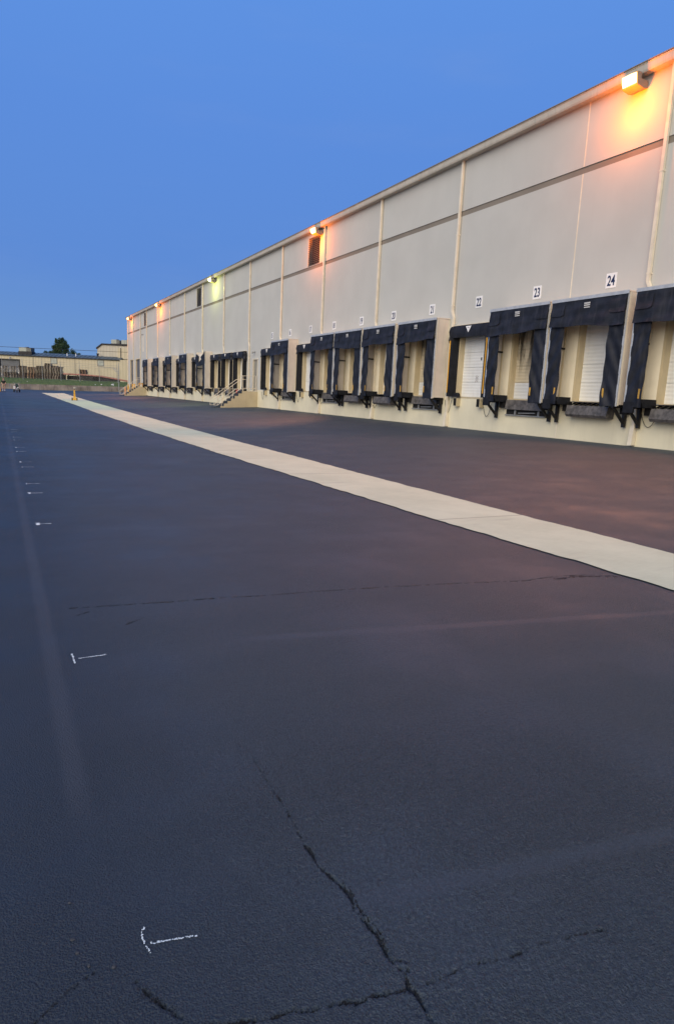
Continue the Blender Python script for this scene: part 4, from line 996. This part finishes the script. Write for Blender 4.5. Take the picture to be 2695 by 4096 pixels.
# beige building
B0_ = (.0, 147.85, 2.05); bb = empty('beige_building', B0_, 'long low beige metal building with green grey roof beyond the fence', 'building', None, ROT)
LB = 24.6                                     # local x runs along the facade
w = MB(); d0, d1 = .36, 4.22                  # door opening
for a, b_, z0, z1 in ((-30, d0, -.2, 4.5), (d0, d1, 3.55, 4.5), (d1, 60, -.2, 4.5)):
    w.quad((a, 0, z0), (b_, 0, z0), (b_, 0, z1), (a, 0, z1))
w.quad((-30, 0, -.2), (-30, 22, -.2), (-30, 22, 4.5), (-30, 0, 4.5)); w.quad((60, 0, -.2), (60, 22, -.2), (60, 22, 4.5), (60, 0, 4.5)); w.quad((-30, 22, -.2), (60, 22, -.2), (60, 22, 4.5), (-30, 22, 4.5))
w.build('wall', M['siding'], bb)
r = MB(); r.prism_x([(-.15, 4.42), (2.2, 5.10), (11, 5.6), (22.2, 4.5), (22.2, 4.4), (11, 5.4), (0.0, 4.36), (-.15, 4.32)], -30.3, 24.2)
ro = r.build('roof', M['roof'], bb)
r = MB()
for k in range(60): r.bar((-24+k*.8, -.1, 4.50), (-24+k*.8, 2.2, 5.15), .04, .05)
r.build('roof_seam', M['roof'], ro)
r = MB(); r.box(-30.3, -.2, 4.34, 24.2, -.12, 4.50); r.build('gutter', M['darkmesh'], bb)
dd = MB(); dd.box(d0, .25, 2.3, d1, .3, 3.55); dd.box(d0, .22, -.05, d1, .25, 2.3) ; do = dd.build('roll_up_door', M['doorgrey'], bb)
dd = MB(); dd.box(d0+.02, .18, -.05, d1-.02, .215, 2.2); dd.build('door_curtain', M['white'], do)
dd = MB(); dd.box(d0-.14, -.06, -.05, d0, .3, 3.7); dd.box(d1, -.06, -.05, d1+.14, .3, 3.7); dd.box(d0, -.06, 3.55, d1, .3, 3.7); dd.build('door_frame', M['darkmesh'], bb)
for x, z, wd, h in ((10.55, 3.2, 1.15, 1.0), (19.85, 3.2, 1.15, 1.0)):
    q = MB(); q.box(x, -.04, z, x+wd, -.004, z+h); f_ = q.build('wall_vent', M['hvac'], bb)
    q = MB(); q.box(x-.07, -.06, z-.07, x, -.0, z+h+.07); q.box(x+wd, -.06, z-.07, x+wd+.07, -.0, z+h+.07); q.box(x, -.06, z+h, x+wd, -.0, z+h+.07); q.box(x, -.06, z-.07, x+wd, -.0, z); q.build('vent_frame', M['louver'], f_)
for x in (7.0, 15.3): q = MB(); q.box(x-.05, -.05, -.1, x+.05, -.004, 4.4); q.build('corner_trim', M['mandoor'], bb)
q = MB(); q.tube([(2.6, -.05, 4.0), (2.6, -.35, 4.05), (2.6, -.45, 3.9)], .04, 6); q.tube([(2.6, -.45, 3.95), (2.6, -.45, 3.75)], [.08, .25], 10); q.build('gooseneck_light', M['galv'], bb)
for x in (13.3, 15.05): q = MB(); q.tube([(x, 1.2, 4.8), (x, 1.2, 5.35)], .10, 8); q.build('vent_pipe', M['white'], ro)
q = MB(); q.tube([(18.9, 2.6, 5.0), (18.9, 2.6, 5.55)], .2, 8); q.tube([(18.9, 2.6, 5.5), (18.9, 2.6, 5.65)], .32, 8); q.build('roof_fan', M['darkmesh'], ro)
# tall block at right: facade outline with a lean-to slope on its left end
tb = empty('tall_beige_building', (18.0, 142.45, 2.05), 'taller pale metal building with dark roof edge behind the warehouse corner', 'building', None, ROT)
q = MB(); pr = [(0, 0), (0, 6.65), (1.02, 7.45), (40, 7.2), (40, 0)]; n = 5
q.add([(x, 0, z) for x, z in pr] + [(x, 25, z) for x, z in pr], [tuple(range(5)), tuple(range(5, 10))[::-1]] + [(i, (i+1) % 5, 5+(i+1) % 5, 5+i) for i in (0, 3, 4)]); q.build('wall', M['siding2'], tb)
q = MB(); q.add([(-.15, -.2, 6.6), (1.0, -.2, 7.5), (40.2, -.2, 7.25), (40.2, -.2, 7.5), (.95, -.2, 7.75), (-.2, -.2, 6.85)] + [(-.15, 25.2, 6.6), (1.0, 25.2, 7.5), (40.2, 25.2, 7.25), (40.2, 25.2, 7.5), (.95, 25.2, 7.75), (-.2, 25.2, 6.85)],
               [tuple(range(6)), tuple(range(6, 12))[::-1]] + [(i, (i+1) % 6, 6+(i+1) % 6, 6+i) for i in range(6)]); q.build('roof', M['darkmesh'], tb)
q = MB(); q.box(4.75, -1.8, -.1, 12, -.006, 6.9); q.build('stair_tower', M['siding'], tb)
q = MB(); q.box(5.35, -1.9, -.1, 5.45, -1.803, 6.9); q.box(4.75, -1.87, 4.7, 12, -1.803, 4.76); q.build('tower_trim', M['darkmesh'], tb)
q = MB(); q.box(6.0, -1.87, 1.2, 8.0, -1.803, 3.0); q.build('dark_doorway', M['pit'], tb)
# rooftop units
def hvac(loc, sx, sz, lab):
    e = empty('rooftop_unit', loc, lab, 'rooftop unit', 'air conditioning units on the far roofs', ROT)
    q = MB(); q.box(0, 0, .15, sx*.62, 1.5, sz); q.build('cabinet', M['hvac'], e, bevel=.03)
    q = MB(); q.box(sx*.62, 0.02, .15, sx, 1.5, sz*.93); co = q.build('condenser', M['louver'], e)
    q = MB()
    for k in range(5): q.box(sx*.64, -.02, .25+k*sz*.13, sx*.98, .015, .25+k*sz*.13+.03)
    q.build('grille', M['hvac'], co)
    q = MB(); q.disc((sx*.55, .75, sz+.05), (0, 0, 1), .35, .1, 14); q.build('fan', M['louver'], e)
    q = MB(); q.box(-.1, -.05, -.5, sx+.1, 1.6, .15); q.build('curb', M['darkmesh'], e)
hvac((3.75, 146.6, 7.2), 2.45, .95, 'grey rooftop unit on the low beige building above the roll up door')
hvac((20.65, 141.9, 9.75), 1.75, .95, 'pale rooftop unit on the tall building, fully visible one')
hvac((22.45, 140.9, 9.75), 1.9, .95, 'pale rooftop unit on the tall building, half hidden by the warehouse corner')
# wires
for (a, b_, r_, lab) in (((-30, 150.5, 7.2), (60, 112.0, 7.9), .035, 'black power cable crossing before the far roofs'), ((-40, 205, 15.4), (90, 142, 15.4), .03, 'faint upper cable across the sky')):
    if 'upper' in lab: continue
    m_ = MB(); m_.tube([(a[0]+(b_[0]-a[0])*t, a[1]+(b_[1]-a[1])*t, a[2]+(b_[2]-a[2])*t-1.0*4*t*(1-t)*.3+.42) for t in [k/24 for k in range(25)]], r_, 5)
    o = m_.build('power_cable', M['darkmesh'], loc=a); tag(o, lab, 'cable')

# trees behind the roof
def tree(x, y, zb, h, parts, lab, seed, nleaf):
    rr = random.Random(seed); e = empty('tree', (x, y, zb), lab, 'tree', 'trees behind the beige building')
    t = MB(); t.tube([(0, 0, -.1), (.05, 0, h*.35), (0, .05, h*.6), (.03, 0, h*.9)], [.22, .17, .11, .03], 8)
    for cx, cy, cz, rx, rz in parts: t.tube([(0, .02, h*.42), (cx*.5, cy*.5, (h*.45+cz)*.5), (cx, cy, cz)], [.09, .06, .02], 6)
    t.build('trunk', M['bark'], e)
    l = MB()
    for cx, cy, cz, rx, rz in parts:
        for _ in range(int(nleaf*rx)):
            th, ph = rr.uniform(0, 6.283), math.acos(rr.uniform(-1, 1)); rad = rr.random()**.45*rr.choice((1, 1, .8, 1.12))
            p = Vector((cx+rx*rad*math.sin(ph)*math.cos(th), cy+rx*rad*math.sin(ph)*math.sin(th), cz+rz*rad*math.cos(ph)))
            a = Vector((rr.gauss(0, 1), rr.gauss(0, 1), rr.gauss(0, 1))).normalized(); b = a.orthogonal().normalized(); s = rr.uniform(.06, .14)
            l.quad(p-a*s, p+b*s*.6, p+a*s, p-b*s*.6)
    l.build('crown', M['leaf'], e)
tree(13.05, 166.9, 2.1, 9.6, [(-1.5, 0, 7.5, .5, .5), (1.55, 0, 7.9, .45, .5), (.45, 0, 9.3, .35, .6), (0, 0, 6.6, 1.7, 1.5), (-.6, 0, 8.2, .9, 1.1), (.5, .2, 8.5, .95, 1.15), (.0, 0, 9.0, .7, .8), (-1.1, .1, 6.3, .9, .8), (1.2, .1, 6.4, .9, .8), (0, 0, 7.8, 1.5, .8), (-1.2, 0, 7.0, .6, .7), (1.2, 0, 7.2, .6, .9), (1.1, 0, 8.6, .4, .7), (-.95, 0, 9.0, .3, .6), (-.2, 0, 7.4, 1.2, 1.0)], 'dark green bushy tree rising above the middle of the beige roof', 3, 900)
tree(10.5, 168.2, 2.1, 6.3, [(-.6, 0, 6.1, .55, .6), (.55, 0, 6.2, .6, .6), (0, 0, 5.5, .9, .7), (1.2, 0, 5.8, .6, .5)], 'low tree top showing left of the tall bushy tree', 4, 700)
tree(15.9, 165.3, 2.1, 6.6, [(-.5, 0, 6.6, .55, .85), (.0, 0, 6.1, .7, .7), (.95, 0, 6.0, .5, .55), (.3, 0, 5.5, 1.1, .7)], 'low tree top showing right of the tall bushy tree', 5, 700)

# ------------------------------------------------------------------ sky, light, camera
sc = bpy.context.scene
W_ = bpy.data.worlds.new('World'); sc.world = W_; W_.use_nodes = True; nt = W_.node_tree
bg = nt.nodes['Background']
EXPO = 1.2; K = 2**EXPO
SUN_AZ = R(235); SUN_EL = R(34)               # the bright western dusk sky: behind the camera, to its left
sky = nt.nodes.new('ShaderNodeTexSky'); sky.sky_type = 'NISHITA'; sky.sun_disc = False
sky.sun_elevation = R(3.0); sky.sun_rotation = SUN_AZ; sky.ozone_density = 4.0; sky.dust_density = .5; sky.air_density = 1.0
tcw = nt.nodes.new('ShaderNodeTexCoord').outputs['Generated']
sp = nt.nodes.new('ShaderNodeSeparateXYZ'); nt.links.new(tcw, sp.inputs[0])
cr = nt.nodes.new('ShaderNodeValToRGB'); nt.links.new(sp.outputs[2], cr.inputs[0])
STR = .12
stops = [(0, (.190, .325, .575)), (.06, (.152, .305, .620)), (.16, (.112, .262, .665)), (.34, (.108, .268, .715)), (.60, (.118, .305, .790)), (1, (.115, .29, .77))]
while len(cr.color_ramp.elements) < len(stops): cr.color_ramp.elements.new(.5)
for e_, (p_, c_) in zip(cr.color_ramp.elements, stops): e_.position = p_; e_.color = (*c_, 1)
dt = nt.nodes.new('ShaderNodeVectorMath'); dt.operation = 'DOT_PRODUCT'; nt.links.new(tcw, dt.inputs[0]); dt.inputs[1].default_value = (math.sin(SUN_AZ), math.cos(SUN_AZ), .1)
west = ramp(nt, dt.outputs['Value'], .15, .95)
sc1 = mixc(nt, 1.0, cr.outputs[0], (1/STR/K,)*3, 'MULTIPLY')
cl = ramp(nt, noise(nt, 1, 4, scaled(nt, tcw, 2.2, 2.2, 11)), .52, .85)   # the faintest high streaks
sc1 = mixc(nt, math_(nt, 'MULTIPLY', cl, .28), sc1, tuple(v/STR/K for v in (.21, .33, .66)))
nt.links.new(mixc(nt, math_(nt, 'MULTIPLY', west, .55), sc1, sky.outputs[0]), bg.inputs[0]); bg.inputs[1].default_value = STR

sl = bpy.data.lights.new('dusk_glow', 'SUN'); sl.energy = 3.4/K; sl.angle = R(60); sl.color = (1, .86, .63)
so = bpy.data.objects.new('dusk_glow', sl); C.objects.link(so)
dv = Vector((math.sin(SUN_AZ)*math.cos(SUN_EL), math.cos(SUN_AZ)*math.cos(SUN_EL), math.sin(SUN_EL)))
so.rotation_euler = dv.to_track_quat('Z', 'Y').to_euler(); so.location = (-30, -30, 40)

cam = bpy.data.cameras.new('Camera'); co = bpy.data.objects.new('Camera', cam); C.objects.link(co)
cR = Vector((.88842196, -.45665106, .04665004)); cU = Vector((.04014298, .17853076, .98311511)); cF = Vector((.45726903, .87154838, -.17694198))
mt = Matrix((( cR.x, cU.x, -cF.x, 0), (cR.y, cU.y, -cF.y, 0), (cR.z, cU.z, -cF.z, 1.5), (0, 0, 0, 1)))
co.matrix_world = mt; cam.sensor_fit = 'VERTICAL'; cam.sensor_height = 36; cam.lens = 2577.016/4096*36
cam.clip_start = .05; cam.clip_end = 4000
sc.camera = co
sc.view_settings.view_transform = 'Standard'; sc.view_settings.look = 'None'; sc.view_settings.gamma = 1; sc.view_settings.exposure = EXPO
sc.view_settings.use_curve_mapping = False
sc.cycles.use_denoising = True
sc.cycles.max_bounces = 6
